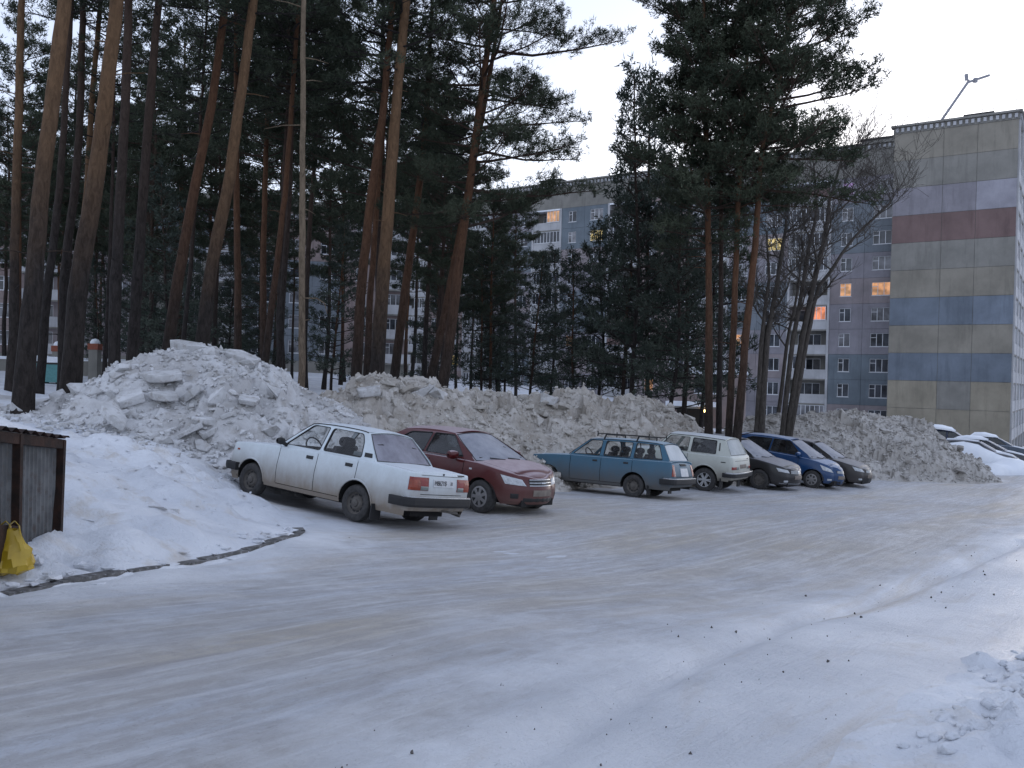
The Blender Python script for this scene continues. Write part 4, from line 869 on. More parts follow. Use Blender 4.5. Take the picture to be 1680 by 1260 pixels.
# porch with the burning lamp
p = at(1104, 690, 66); zp = g(p.x, p.y); pr = empty('entrance_porch', (p.x, p.y, zp), ANG + 0.25); tag(pr, 'dull pink entrance annexe with snowy canopy and lit lamp, behind the four pines', 'porch')
MB().box(0, 5.2, 0, 4, -1.0, 3.9).build('wall', [M['w_pink']], pr); MB().box(-0.3, 3.4, -1.6, -0.004, 1.25, 1.4).build('canopy', [M['w_greytan']], pr); MB().box(-0.35, 3.45, -1.65, -0.02, 1.403, 1.75).build('canopy_snow', [M['snow_cap']], pr)
MB().box(0.3, 2.9, -0.03, -0.003, -0.4, 1.2).build('doorway', [M['w_dark']], pr); MB().box(-0.15, 0.15, -1.5, -1.2, -1.0, 1.247).build('pier', [M['w_white']], pr)
add_window(pr, W3, (1.6, -0.07, 2.4), 0, M['pane']); MB().lathe([(-0.1, 0.02), (-0.06, 0.1), (0.06, 0.1), (0.1, 0.02)], 10, c=(2.6, -1.75, 1.1)).build('lamp', [M['lit_lamp']], pr)
MB().box(-0.2, 5.4, -0.1, 4.2, 3.904, 4.2).build('roof_snow', [M['snow_cap']], pr)
# tower crane arm beyond the roofs
a = at(1215, 690, 135); t = at(1590, 132, 135); a.z = g(a.x, a.y)
cr = empty('crane', a); tag(cr, 'thin grey crane boom rising beyond the roof of the striped block', 'crane'); t = t - a
M['crane'] = plain('crane_paint', (0.24, 0.24, 0.26), 0.5)
MB().bar((0, 0, 1.5), t * 0.62, 0.75).build('boom_base', [M['crane']], cr); MB().bar(t * 0.6, t * 0.86, 0.5).build('boom_section', [M['crane']], cr); MB().bar(t * 0.84, t, 0.34).build('boom_tip', [M['crane']], cr)
hd = MB(); hd.bar(t - Vector((0.3, 0, 0.35)), t + Vector((3.2, 0, 0.9)), 0.35); hd.bar(t + Vector((-0.4, 0, 0.0)), t + Vector((-0.5, 0, 1.0)), 0.4); hd.bar(t + Vector((1.0, 0, 0.4)), t + Vector((1.0, 0, -0.3)), 0.5); hd.build('boom_head', [M['crane']], cr)
MB().box(-2, 2, -1.3, 1.3, 0, 1.5).build('crane_base', [M['crane']], cr)
# small things on the far-left field
def post(px, d, h, label):
    p = at(px, 620, d); o = empty('gate_post', (p.x, p.y, g(p.x, p.y))); tag(o, label, 'post')
    MB().box(-0.26, 0.26, -0.26, 0.26, -0.2, h).build('shaft', [M['w_greytan']], o); MB().box(-0.3, 0.3, -0.3, 0.3, h + 0.003, h + 0.36).build('cap', [plain('orange_cap', (0.24, 0.075, 0.045), 0.8)], o)
    q = MB().lathe([(0, 0.28), (0.12, 0.27), (0.24, 0.18), (0.3, 0.01)], 10).build('snow_cap', [M['snow_cap']], o); q.rotation_euler = (R_(90), 0, 0); q.location = (0, 0, h + 0.365)
post(155, 50, 1.9, 'grey gate post with orange cap under snow, between trunks at left'); post(95, 52, 1.6, 'second orange-capped gate post, half hidden by a thick pine')
def bin_(px, d, w, label):
    p = at(px, 615, d); o = empty('container', (p.x, p.y, g(p.x, p.y)), 0.2); tag(o, label, 'container')
    MB().add([(-w * 0.42, -0.4, 0.08), (w * 0.42, -0.4, 0.08), (w * 0.42, 0.4, 0.08), (-w * 0.42, 0.4, 0.08), (-w / 2, -0.5, 1.0), (w / 2, -0.5, 1.0), (w / 2, 0.5, 1.0), (-w / 2, 0.5, 1.0)], [(0, 3, 2, 1), (4, 5, 6, 7), (0, 1, 5, 4), (1, 2, 6, 5), (2, 3, 7, 6), (3, 0, 4, 7)]).build('bin_body', [plain('turquoise_paint', (0.10, 0.27, 0.27), 0.6)], o)
    s = MB(); s.box(-w * 0.52, w * 0.52, -0.52, 0.52, 1.004, 1.1); s.build('lid', [M['w_dark']], o); MB().box(-w * 0.54, w * 0.54, -0.54, 0.54, 1.103, 1.4).build('snow_cover', [M['snow_cap']], o); f = MB()
    for x in (-w * 0.3, w * 0.3): f.box(x - 0.05, x + 0.05, -0.3, 0.3, -0.05, 0.078)
    f.build('feet', [M['w_dark']], o)
bin_(86, 44, 1.0, 'turquoise waste container under snow, right one of the pair'); bin_(60, 44.6, 1.3, 'turquoise waste container under snow, left one of the pair')
p = at(-60, 640, 56); fc = empty('garden_wall', (p.x, p.y, g(p.x, p.y)), R_(8)); tag(fc, 'low pale wall at the far left edge behind the trunks', 'wall')
for k in range(6): MB().box(k * 2.0 + 0.02, k * 2.0 + 1.98, 0, 0.15, -0.6, 0.7).build('wall_panel', [M['w_greytan']], fc); 
MB().box(0, 12, -0.06, 0.21, 0.703, 0.9).build('snow_ridge', [M['snow_cap']], fc)

# ------------------------------------------------------------------ cars
def paint(name, c, frost=0.5, dirt=0.7, dirt_z=0.55, dirt_c=(0.20, 0.17, 0.14), rough=0.35, metal=0.0, frost_c=(0.62, 0.65, 0.70)):
    m, nt, p = new_mat(name); O = coord(nt)
    n = noise_node(nt, 3.0, 5, 0.6, O); base = ramp(nt, n, [(0.3, tuple(x * 0.92 for x in c)), (0.7, tuple(min(1, x * 1.06) for x in c))])
    z = math_n(nt, 'ADD', sep_z(nt), math_n(nt, 'MULTIPLY', noise_node(nt, 5.0, 5, 0.65, coord(nt, 'Object', scale=(1, 1, 0.5))), -0.35))
    d = ramp(nt, z, [(max(0, dirt_z - 0.52), dirt), (dirt_z - 0.10, dirt * 0.25), (dirt_z + 0.12, 0.0)]); base = mixcol(nt, d, base, dirt_c)
    g_ = noise_node(nt, 24, 4, 0.7, O); base = mixcol(nt, ramp(nt, g_, [(0.45, 0.0), (0.75, 0.13 * dirt)]), base, dirt_c)
    fm = math_n(nt, 'MULTIPLY', up_mask(nt, 0.62, 0.9), ramp(nt, noise_node(nt, 6, 5, 0.65, O), [(0.3, frost * 0.8), (0.65, min(1, frost * 1.1))])); base = mixcol(nt, fm, base, frost_c)
    nt.links.new(base, p.inputs['Base Color']); r = math_n(nt, 'ADD', math_n(nt, 'MULTIPLY', fm, 0.5), math_n(nt, 'ADD', math_n(nt, 'MULTIPLY', d, 0.4), rough)); nt.links.new(r, p.inputs['Roughness']); setp(p, metal=metal, spec=0.45)
    bump(nt, p, noise_node(nt, 90, 3, 0.6, O), 0.08, 0.004); return m
def glass_mat(name, tint, refl):
    m = bpy.data.materials.new(name); m.use_nodes = True; nt = m.node_tree; nt.nodes.clear(); out = nt.nodes.new('ShaderNodeOutputMaterial')
    t = nt.nodes.new('ShaderNodeBsdfTransparent'); t.inputs[0].default_value = tuple(tint) + (1,); gl = nt.nodes.new('ShaderNodeBsdfGlossy'); gl.inputs['Roughness'].default_value = 0.04
    lw = nt.nodes.new('ShaderNodeLayerWeight'); lw.inputs[0].default_value = refl; mx = nt.nodes.new('ShaderNodeMixShader')
    lw.inputs[0].default_value = 0.5; nt.links.new(math_n(nt, 'MULTIPLY_ADD', math_n(nt, 'POWER', lw.outputs['Facing'], 4.0), 0.75, refl * 0.15), mx.inputs[0]); nt.links.new(t.outputs[0], mx.inputs[1]); nt.links.new(gl.outputs[0], mx.inputs[2])
    df = nt.nodes.new('ShaderNodeBsdfDiffuse'); df.inputs[0].default_value = (0.4, 0.4, 0.42, 1); m2 = nt.nodes.new('ShaderNodeMixShader')   # thin road film
    nt.links.new(ramp(nt, noise_node(nt, 4, 4, 0.6), [(0.3, 0.01), (0.7, 0.07)]), m2.inputs[0]); nt.links.new(mx.outputs[0], m2.inputs[1]); nt.links.new(df.outputs[0], m2.inputs[2]); nt.links.new(m2.outputs[0], out.inputs[0]); return m
M['glass'] = glass_mat('window_glass', (0.95, 0.97, 0.97), 0.2); M['glass_dark'] = glass_mat('tinted_glass', (0.30, 0.33, 0.35), 0.4)
def frost_mat(name, c1, c2):
    m, nt, p = new_mat(name); ramp(nt, noise_node(nt, 2.2, 6, 0.7), [(0.35, c1), (0.68, c2)], p.inputs['Base Color']); setp(p, rough=0.55, spec=0.3); bump(nt, p, noise_node(nt, 60, 4, 0.7), 0.3, 0.004); return m
M['frost'] = frost_mat('frosted_glass', (0.17, 0.165, 0.195), (0.30, 0.30, 0.345)); M['frost2'] = frost_mat('snow_dusted_glass', (0.22, 0.23, 0.265), (0.36, 0.37, 0.41)); M['frost4'] = frost_mat('white_frosted_glass', (0.42, 0.46, 0.48), (0.55, 0.58, 0.60)); M['frost3'] = frost_mat('grey_frosted_glass', (0.30, 0.33, 0.34), (0.42, 0.45, 0.46))
M['rubber'] = plain('black_rubber', (0.018, 0.018, 0.019), 0.7); M['tyre'] = plain('dusty_tyre', (0.045, 0.043, 0.042), 0.9, var=0.4, scale=14); M['under'] = plain('underbody', (0.014, 0.013, 0.013), 0.9)
M['steel'] = plain('dirty_steel_rim', (0.105, 0.095, 0.085), 0.7, 0.2, var=0.35); M['alloy'] = plain('alloy_rim', (0.42, 0.42, 0.42), 0.4, 0.2, var=0.2); M['hubcap'] = plain('silver_hubcap', (0.27, 0.26, 0.255), 0.5, 0.3, var=0.2)
M['chrome'] = plain('dull_chrome', (0.42, 0.43, 0.44), 0.25, 0.8); M['seat'] = plain('dark_seat_cloth', (0.022, 0.018, 0.019), 0.9); M['lamp_red'] = plain('red_lamp', (0.19, 0.018, 0.016), 0.25, var=0.25); M['lamp_orange'] = plain('orange_lamp', (0.23, 0.038, 0.016), 0.25, var=0.2)
M['lamp_white'] = plain('clear_lamp', (0.16, 0.18, 0.17), 0.25); M['head'] = plain('headlamp_glass', (0.42, 0.44, 0.46), 0.12, 0.0, 0.8, var=0.3, scale=12); M['plate'] = plain('plate_white', (0.55, 0.56, 0.57), 0.6, var=0.1); M['plate_dirty'] = plain('plate_grimy', (0.20, 0.17, 0.145), 0.8, var=0.25); M['ink'] = plain('plate_ink', (0.02, 0.02, 0.025), 0.6); M['grille'] = plain('grille_black', (0.012, 0.012, 0.013), 0.5)

class Car:
    def __init__(s, name, label, P, paint_mat):
        s.P = P; s.pm = paint_mat; s.root = empty(name); tag(s.root, label, 'car'); s.xm = (P['xr'] + P['xf']) / 2; s._outline(); s._body(); s._cabin(); s._wheels(); s._inside()
    def V(s, x, y, z): return (x - s.xm, y, z)
    def _outline(s):
        P = s.P; L, W = P['L'], P['W'] / 2; (lf, wf), (lr, wr) = P['rcf'], P['rcr']; bf, br = P['bowf'], P['bowr']; pts = []
        n = 8
        for i in range(n): y = (W - wr) * i / n; pts.append((br * (y / (W - wr)) ** 2 if W > wr else 0, y))
        for i in range(9): a = math.pi / 2 * i / 8; pts.append((br + lr * (1 - math.cos(a)), W - wr + wr * math.sin(a)))
        xs0, xs1 = br + lr, L - bf - lf; st = set(np.linspace(xs0, xs1, int((xs1 - xs0) / 0.09) + 2)[1:-1].round(4))
        ra = P['Ra']
        for cx in (P['xr'], P['xf']):
            for k in range(17): st.add(round(cx + ra * math.cos(math.pi * k / 16), 4))
            st.add(round(cx + ra + 0.002, 4)); st.add(round(cx - ra - 0.002, 4))
        s.gaps = sorted({round(x, 4) for d in P['doors'] for x in d})
        keep = []
        for x in s.gaps: keep += [round(x - 0.006, 4), round(x + 0.006, 4)]
        st = sorted(x for x in st if xs0 + 0.003 < x < xs1 - 0.003 and all(abs(x - k) > 0.006 for k in keep)); st = sorted(st + [k for k in keep if xs0 < k < xs1])
        mid = (xs0 + xs1) / 2
        pts += [(x, W) for x in st]
        for i in range(9): a = math.pi / 2 * (1 - i / 8); pts.append((L - bf - lf * (1 - math.cos(a)), W - wf + wf * math.sin(a)))
        for i in range(n - 1, -1, -1): y = (W - wf) * i / n; pts.append((L - bf * (y / (W - wf)) ** 2, y))
        A = np.array(pts); bar = P.get('barrel', 0.03); t = np.clip((A[:, 0] - mid) / (L / 2), -1, 1); A[:, 1] = A[:, 1] * (1 - bar * t * t)
        d = np.gradient(A, axis=0); nn = np.stack([-d[:, 1], d[:, 0]], 1); nn /= np.linalg.norm(nn, axis=1, keepdims=True) + 1e-9
        nn[0] = (-1, 0); nn[-1] = (1, 0); s.A = A; s.N = nn; s.arc = np.concatenate([[0], np.cumsum(np.hypot(*np.diff(A, axis=0).T))]); s.ns = (n + 8, len(A) - n - 9)
    def ztop(s, x): t = s.P['top']; return float(np.interp(x, [a for a, _ in t], [b for _, b in t]))
    def inset(s, nx, ny, z, zt, sharp=None):
        P = s.P; f = lambda tb: float(np.interp(z, [a for a, _ in tb], [b for _, b in tb])); e = f(P['ins']) * ny * ny + (f(P['insf']) if nx > 0 else f(P['insr'])) * nx * nx
        rr = P.get('shoulder', 0.03); q = max(0.0, 1 - (zt - z) / rr) if rr else 0; return e + rr * 0.8 * (1 - math.sqrt(max(0, 1 - q * q)))
    def pt(s, i, z, off=0.0):
        (x, y), (nx, ny) = s.A[i], s.N[i]; zt = s.ztop(x); e = off - s.inset(nx, ny, z, zt); return (x + nx * e - s.xm, max(0.0, y + ny * e) if y > 1e-6 else 0.0, z)
    def at_arc(s, a, z, off, end):
        """a: distance along the outline from the centre of the front or rear end, positive to the car's left"""
        tot = s.arc[-1]; q = min(abs(a), tot); q = tot - q if end == 'f' else q; i = int(np.clip(np.searchsorted(s.arc, q) - 1, 0, len(s.arc) - 2)); t = (q - s.arc[i]) / (s.arc[i + 1] - s.arc[i] + 1e-9)
        p0, p1 = s.pt(i, z, off), s.pt(i + 1, z, off); p = [p0[k] + (p1[k] - p0[k]) * t for k in range(3)]
        if a < 0: p[1] = -p[1]
        return p
    def at_x(s, x, z, off, side):
        i0, i1 = s.ns; q = float(np.interp(x, s.A[i0:i1 + 1, 0], s.arc[i0:i1 + 1])); return s.at_arc(q * side, z, off, 'r')
    def patch(s, name, mat, quad, end, off=0.008, parent=None, nx=6, nz=4, sub=None, depth=0.04):
        """a fitted piece: quad of (arc or x, z) lower-left, lower-right, upper-right, upper-left"""
        f = (lambda a, z, o: s.at_arc(a, z, o, end)) if end in 'fr' else (lambda a, z, o: s.at_x(a, z, o, 1 if end == 'L' else -1)); b = MB(); (a0, z0), (a1, z1), (a2, z2), (a3, z3) = quad; v = []
        for j in range(nz + 1):
            for i in range(nx + 1):
                u, w = i / nx, j / nz; a = (a0 * (1 - u) + a1 * u) * (1 - w) + (a3 * (1 - u) + a2 * u) * w; z = (z0 * (1 - u) + z1 * u) * (1 - w) + (z3 * (1 - u) + z2 * u) * w
                edge = i in (0, nx) or j in (0, nz); v.append(f(a, z, off - (0.004 if edge else 0)))
        fs = [(j * (nx + 1) + i, j * (nx + 1) + i + 1, (j + 1) * (nx + 1) + i + 1, (j + 1) * (nx + 1) + i) for j in range(nz) for i in range(nx)]
        ring = [i for i in range(nx + 1)] + [j * (nx + 1) + nx for j in range(1, nz + 1)] + [nz * (nx + 1) + i for i in range(nx - 1, -1, -1)] + [j * (nx + 1) for j in range(nz - 1, 0, -1)]
        base = len(v)
        for r in ring:
            j, i = divmod(r, nx + 1); u, w = i / nx, j / nz; a = (a0 * (1 - u) + a1 * u) * (1 - w) + (a3 * (1 - u) + a2 * u) * w; z = (z0 * (1 - u) + z1 * u) * (1 - w) + (z3 * (1 - u) + z2 * u) * w; v.append(f(a, z, -depth))
        k = len(ring); fs += [(ring[q], base + q, base + (q + 1) % k, ring[(q + 1) % k]) for q in range(k)]
        b.add(v, fs); o = b.build(name, [mat], parent or s.root); weld(o.data, 1e-5); return o
    def strip(s, name, mat, z0, z1, off, end, reach, parent=None):
        """bumper wrapped round one end"""
        return s.patch(name, mat, [(-reach, z0), (reach, z0), (reach, z1), (-reach, z1)], end, off, parent, 40, 4, depth=-0.0)
    def _body(s):
        P = s.P; A = s.A; n = len(A); F = P['rows']; sill = P['sill']; ra = P['Ra']; R = P['R']; i0, i1 = s.ns
        zl = []
        for (x, y), (nx, ny) in zip(A, s.N):
            z = P['endlow'] if abs(nx) > 0.35 else sill
            for cx in (P['xr'], P['xf']):
                if abs(x - cx) < ra + 0.001: z = max(z, P['ac'] + math.sqrt(max(0, ra * ra - (x - cx) ** 2)))
            zl.append(z)
        V = [[None] * len(F) for _ in range(n)]
        for i in range(n):
            zt = s.ztop(A[i][0])
            for k, f in enumerate(F): V[i][k] = s.pt(i, min(zt, max(zl[i], sill + f * (zt - sill))))
        def piece(name, test, mat, parent, both=True, thick=True):
            b = MB(); sides = (1, -1) if both is True else (both,)
            for sg in sides:
                for i in range(n - 1):
                    for k in range(len(F) - 1):
                        if not test(i, k): continue
                        q = [V[i][k], V[i + 1][k], V[i + 1][k + 1], V[i][k + 1]]
                        if max(abs(q[0][2] - q[3][2]), abs(q[1][2] - q[2][2])) < 1e-5: continue
                        q = [(x, y * sg, z) for x, y, z in q]; b.add(q, [(0, 1, 2, 3) if sg < 0 else (3, 2, 1, 0)])
            o = b.build(name, [mat], parent, True); weld(o.data, 0.0003); o.data.polygons.foreach_set('use_smooth', [True] * len(o.data.polygons)); o.data.set_sharp_from_angle(angle=R_(32)); return o
        kd = P.get('door_row', 2)
        def in_door(i, k, d=None):
            x = (A[i][0] + A[i + 1][0]) / 2; return i0 <= i < i1 and k >= kd and any(d0 + 0.004 < x < d1 - 0.004 for d0, d1 in ([d] if d else P['doors']))
        def in_gap(i, k):
            x = (A[i][0] + A[i + 1][0]) / 2; return i0 <= i < i1 and ((k >= kd and any(abs(x - q) < 0.0061 for q in s.gaps)) or (k == kd - 1 and any(d0 < x < d1 for d0, d1 in P['doors'])))
        body = piece('body', lambda i, k: not in_door(i, k) and not in_gap(i, k), s.pm, s.root); s.body = body; s.doors = []
        for d in P['doors']:
            for sg in (1, -1):
                o = piece('door', lambda i, k: in_door(i, k, d), s.pm, s.root, sg); s.doors.append((o, d, sg))
        # dark inner shell behind the gaps
        b = MB()
        for sg in (1, -1):
            for i in range(i0, i1):
                q = []
                for ii in (i, i + 1):
                    zt = s.ztop(A[ii][0]) - 0.03; q.append([s.pt(ii, max(zl[ii] + 0.004, sill + 0.02), -0.03), s.pt(ii, max(zl[ii] + 0.01, zt), -0.05)])
                q = [(x, y * sg, z) for x, y, z in (q[0][0], q[1][0], q[1][1], q[0][1])]; b.add(q, [(0, 1, 2, 3)])
        # wheel wells and floor
        for cx in (P['xr'], P['xf']):
            for sg in (1, -1):
                yo = P['W'] / 2 - 0.035; yi = yo - 0.34; prev = None
                for k in range(17):
                    a = math.pi * k / 16; x = cx + (ra + 0.012) * math.cos(a); z = P['ac'] + (ra + 0.012) * math.sin(a); cur = (s.V(x, yo * sg, z), s.V(x, yi * sg, z))
                    if prev: b.add([prev[0], cur[0], cur[1], prev[1]], [(0, 1, 2, 3)]); b.add([prev[1], cur[1], s.V(cx, yi * sg, P['ac'])], [(0, 1, 2)])
                    prev = cur
                b.add([s.V(cx - ra, yi * sg, P['ac']), s.V(cx + ra, yi * sg, P['ac']), s.V(cx + ra, yi * sg, sill), s.V(cx - ra, yi * sg, sill)], [(0, 1, 2, 3)])
        w = P['W'] / 2 - 0.4; b.box(0.25 - s.xm, P['L'] - 0.3 - s.xm, -w, w, sill - 0.03, sill + 0.05)
        b.box(P['xr'] + ra - s.xm, P['xf'] - ra - s.xm, -P['W'] / 2 + 0.12, P['W'] / 2 - 0.12, sill - 0.02, sill + 0.06)
        b.box(P['xr'] - 0.06 - s.xm, P['xr'] + 0.06 - s.xm, -w - 0.2, w + 0.2, R - 0.07, R + 0.05); b.box(0.12 - s.xm, 0.4 - s.xm, -w, w, P['endlow'] - 0.02, P['endlow'] + 0.1); b.box(P['L'] - 0.5 - s.xm, P['L'] - 0.15 - s.xm, -w, w, P['endlow'] - 0.02, P['endlow'] + 0.1)
        b.build('underbody', [M['under']], s.root)
        # decks: bonnet, dark sheet for the dim cabin, boot
        SF = [-1, -0.965, -0.93, -0.9, -0.89, -0.6, -0.3, 0, 0.3, 0.6, 0.89, 0.9, 0.93, 0.965, 1]; cr = P['crown']
        T = [(s.pt(i, s.ztop(A[i][0]))) for i in range(n)]
        def deck(name, xa, xb, mat, inner, dz=0.0, soft=True):
            b = MB(); idx = [i for i in range(n) if xa <= A[i][0] <= xb]; rows = []
            for i in idx:
                x, y, z = T[i]; rows.append([(x, y * f, z + dz + cr * (1 - f * f) * min(1, y / (P['W'] * 0.3))) for f in SF])
            for r0, r1 in zip(rows[:-1], rows[1:]):
                for k in range(len(SF) - 1):
                    m = (SF[k] + SF[k + 1]) / 2; gap = 0.89 < abs(m) < 0.9; mid = abs(m) < 0.89
                    if inner is None or (inner and mid) or (inner is False and not mid and not gap): b.add([r0[k], r1[k], r1[k + 1], r0[k + 1]], [(0, 1, 2, 3)])
            if not b.f: return None
            o = b.build(name, [mat], s.root, True); weld(o.data, 0.0003); o.data.polygons.foreach_set('use_smooth', [True] * len(o.data.polygons)); o.data.set_sharp_from_angle(angle=R_(32)); return o
        xw, xb = P['wb'][0], P['rb'][0]
        if xw < P['L'] - 0.25: deck('bonnet', xw - 0.12, P['L'] + 1, s.pm, True); deck('wing_top', xw - 0.12, P['L'] + 1, s.pm, False); deck('bonnet_liner', xw - 0.1, P['L'] - 0.15, M['under'], None, -0.03)
        if xb > 0.3: deck('boot_lid', -1, xb + 0.12, s.pm, True); deck('rear_wing_top', -1, xb + 0.12, s.pm, False); deck('boot_liner', 0.15, xb + 0.1, M['under'], None, -0.03)
        else: deck('rear_ledge', -1, xb + 0.1, s.pm, None)
        deck('cabin_shade', xb + 0.05, xw - 0.05, M['under'], None, -0.06)  # dark sheet near window-sill height, stands in for the shaded interior below
    def yside(s, x, z):
        P = s.P; zb = s.ztop(x); W = float(np.interp(x, s.A[:, 0][s.ns[0]:s.ns[1] + 1], s.A[:, 1][s.ns[0]:s.ns[1] + 1])); zr = P['wt'][1]
        t = (z - zb) / (zr - zb); return W - s.inset(0, 1, zb, zb + 1) - P.get('shelf', 0.03) - P['tumble'] * t - 0.03 * max(0, t) ** 3
    def _cabin(s):
        P = s.P; wb, wt, rt, rb = P['wb'], P['wt'], P['rt'], P['rb']; roof = P.get('roof') or [(wt[0] + (rt[0] - wt[0]) * k / 8, wt[1] + (rt[1] - wt[1]) * k / 8) for k in range(9)]
        S3 = lambda x, z, sg, o=0.0: (x - s.xm, (s.yside(x, z) + o) * sg, z)
        def sub(a, b, n): return [(a[0] + (b[0] - a[0]) * k / n, a[1] + (b[1] - a[1]) * k / n) for k in range(n)]
        nb = 14; belt = [(wb[0] + (rb[0] - wb[0]) * k / nb, 0) for k in range(nb + 1)]; belt = [(x, s.ztop(x) - 0.03) for x, _ in belt]
        loop = belt + sub(rb, roof[-1], 5)[1:] + [tuple(q) for q in roof[::-1]] + sub(roof[0], wb, 5)[1:]
        def rounded(poly, r=0.04, n=3):
            out = []; k = len(poly)
            for i in range(k):
                p0, p, p1 = Vector(poly[i - 1]), Vector(poly[i]), Vector(poly[(i + 1) % k]); a = p + (p0 - p).normalized() * min(r, (p0 - p).length * 0.4); c = p + (p1 - p).normalized() * min(r, (p1 - p).length * 0.4)
                for q in range(n + 1): t = q / n; out.append(tuple(a * (1 - t) ** 2 + p * 2 * t * (1 - t) + c * t * t))
            return out
        def ring_off(poly, d):
            k = len(poly); c = Vector((sum(p[0] for p in poly) / k, sum(p[1] for p in poly) / k)); return [tuple(Vector(p) + (Vector(p) - c).normalized() * d) for p in poly]
        def sheet(loop_, holes):
            tri = geometry.tessellate_polygon([[Vector((a, b_, 0)) for a, b_ in lp] for lp in [loop_] + holes]); return [q for lp in [loop_] + holes for q in lp], tri
        wins = [rounded(w['poly'], w.get('r', 0.04)) for w in P['windows']]
        fr = MB(); trim = MB(); pts, tri = sheet(loop, wins)
        for sg in (1, -1):
            fr.add([S3(x, z, sg) for x, z in pts], tri); fr.add([S3(x, z, sg, -0.03) for x, z in pts], tri)
            for w, wd in zip(wins, P['windows']):
                k = len(w); out = ring_off(w, wd.get('trim', 0.018)); b0 = [S3(x, z, sg, 0.003) for x, z in w]; b1 = [S3(x, z, sg, 0.003) for x, z in out]; b2 = [S3(x, z, sg, -0.035) for x, z in w]
                trim.add(b0 + b1 + b2, [(q, (q + 1) % k, k + (q + 1) % k, k + q) for q in range(k)] + [(q, 2 * k + q, 2 * k + (q + 1) % k, (q + 1) % k) for q in range(k)])
                pn = MB().add([S3(x, z, sg, -0.015) for x, z in w], [tuple(range(k))]); nv = geometry.normal([Vector(q) for q in pn.v[:k]]); pn.f = [tuple(range(k))[::-1]] if nv.y * sg < 0 else pn.f; pn.build('side_window', [M[wd.get('mat', 'glass')]], s.root)
                if wd.get('bar'): trim.bar(S3(wd['bar'][0][0], wd['bar'][0][1], sg, -0.008), S3(wd['bar'][1][0], wd['bar'][1][1], sg, -0.008), 0.022)
        # windscreen and rear screen
        cr = P.get('roof_crown', 0.045)
        def screen(base, topq, bow, mat, name, m, sgnx, hole_t=(0.05, 0.93)):
            def S(u, t):
                x = base[0] + (topq[0] - base[0]) * t; z = base[1] - 0.03 * (1 - t) + (topq[1] - base[1]) * t; y = s.yside(x, z) if z > s.ztop(x) else s.yside(x, s.ztop(x)); q = 1 - u * u
                return (x + sgnx * bow * q * (1 - 0.7 * t) - s.xm, y * u, z + cr * q * t)
            def off(p, d): return (p[0] + sgnx * d * 0.7, p[1], p[2] + d * 0.7)
            nu = 12; lp = [(-1 + 2 * k / nu, 0) for k in range(nu)] + [(1, k / 4) for k in range(4)] + [(1 - 2 * k / nu, 1) for k in range(nu)] + [(-1, 1 - k / 4) for k in range(4)]
            a = 1 - m; h0 = [(-a + 2 * a * k / nu, hole_t[0]) for k in range(nu)] + [(a, hole_t[0] + (hole_t[1] - hole_t[0]) * k / 4) for k in range(4)] + [(a - 2 * a * k / nu, hole_t[1]) for k in range(nu)] + [(-a, hole_t[1] - (hole_t[1] - hole_t[0]) * k / 4) for k in range(4)]
            pts, tri = sheet(lp, [h0]); fr.add([S(u, t) for u, t in pts], tri)
            k = len(h0); o_ = [(u * (1 + 0.028), t + (0.022 if t > 0.5 else -0.022)) for u, t in h0]; trim.add([off(S(u, t), 0.004) for u, t in h0] + [off(S(u, t), 0.004) for u, t in o_], [(q, (q + 1) % k, k + (q + 1) % k, k + q) for q in range(k)])
            g_ = MB(); rows = [[off(S(-a + 2 * a * i / nu, hole_t[0] + (hole_t[1] - hole_t[0]) * j / 5), -0.006) for i in range(nu + 1)] for j in range(6)]
            g_.add([q for r in rows for q in r], [(j * (nu + 1) + i, j * (nu + 1) + i + 1, (j + 1) * (nu + 1) + i + 1, (j + 1) * (nu + 1) + i) for j in range(5) for i in range(nu)]); g_.build(name, [M[mat]], s.root, True); return S, off
        s.SW, s.offw = screen(wb, roof[0], P.get('wbow', 0.12), P['wmat'], 'windscreen', P.get('wm', 0.06), 1); s.SR, s.offr = screen(rb, roof[-1], P.get('rbow', 0.08), P['rmat'], 'rear_window', P.get('rm', 0.08), -1, P.get('rhole', (0.06, 0.92)))
        fr.build('pillar_frame', [s.pm], s.root); trim.build('window_seals', [M['rubber']], s.root)
        rf = MB(); SF = [-1, -0.97, -0.9, -0.7, -0.35, 0, 0.35, 0.7, 0.9, 0.97, 1]; rows = []
        L_ = len(roof) - 1
        for j, (x, z) in enumerate(roof):
            y = s.yside(x, z); fr_ = j / L_; bx = 0.3 * P.get('wbow', 0.12) * (1 - fr_) ** 3 - 0.3 * P.get('rbow', 0.08) * fr_ ** 3; rows.append([(x + bx * (1 - f * f) - s.xm, y * f, z + cr * (1 - f * f) + (0.006 if abs(f) in (0.97, 0.9) else 0)) for f in SF])
        for r0, r1 in zip(rows[:-1], rows[1:]):
            for k in range(len(SF) - 1): rf.add([r0[k], r0[k + 1], r1[k + 1], r1[k]], [(0, 1, 2, 3)])
        o = rf.build('roof', [s.pm], s.root, True); weld(o.data, 0.0003); o.data.polygons.foreach_set('use_smooth', [True] * len(o.data.polygons))
        if P.get('gutter'):
            for sg in (1, -1): MB().tube([S3(x, z, sg, 0.004) for x, z in [wb] + list(roof) + [rb if P['gutter'] == 2 else roof[-1]]], 0.009, 5).build('rain_gutter', [M['rubber']], s.root)
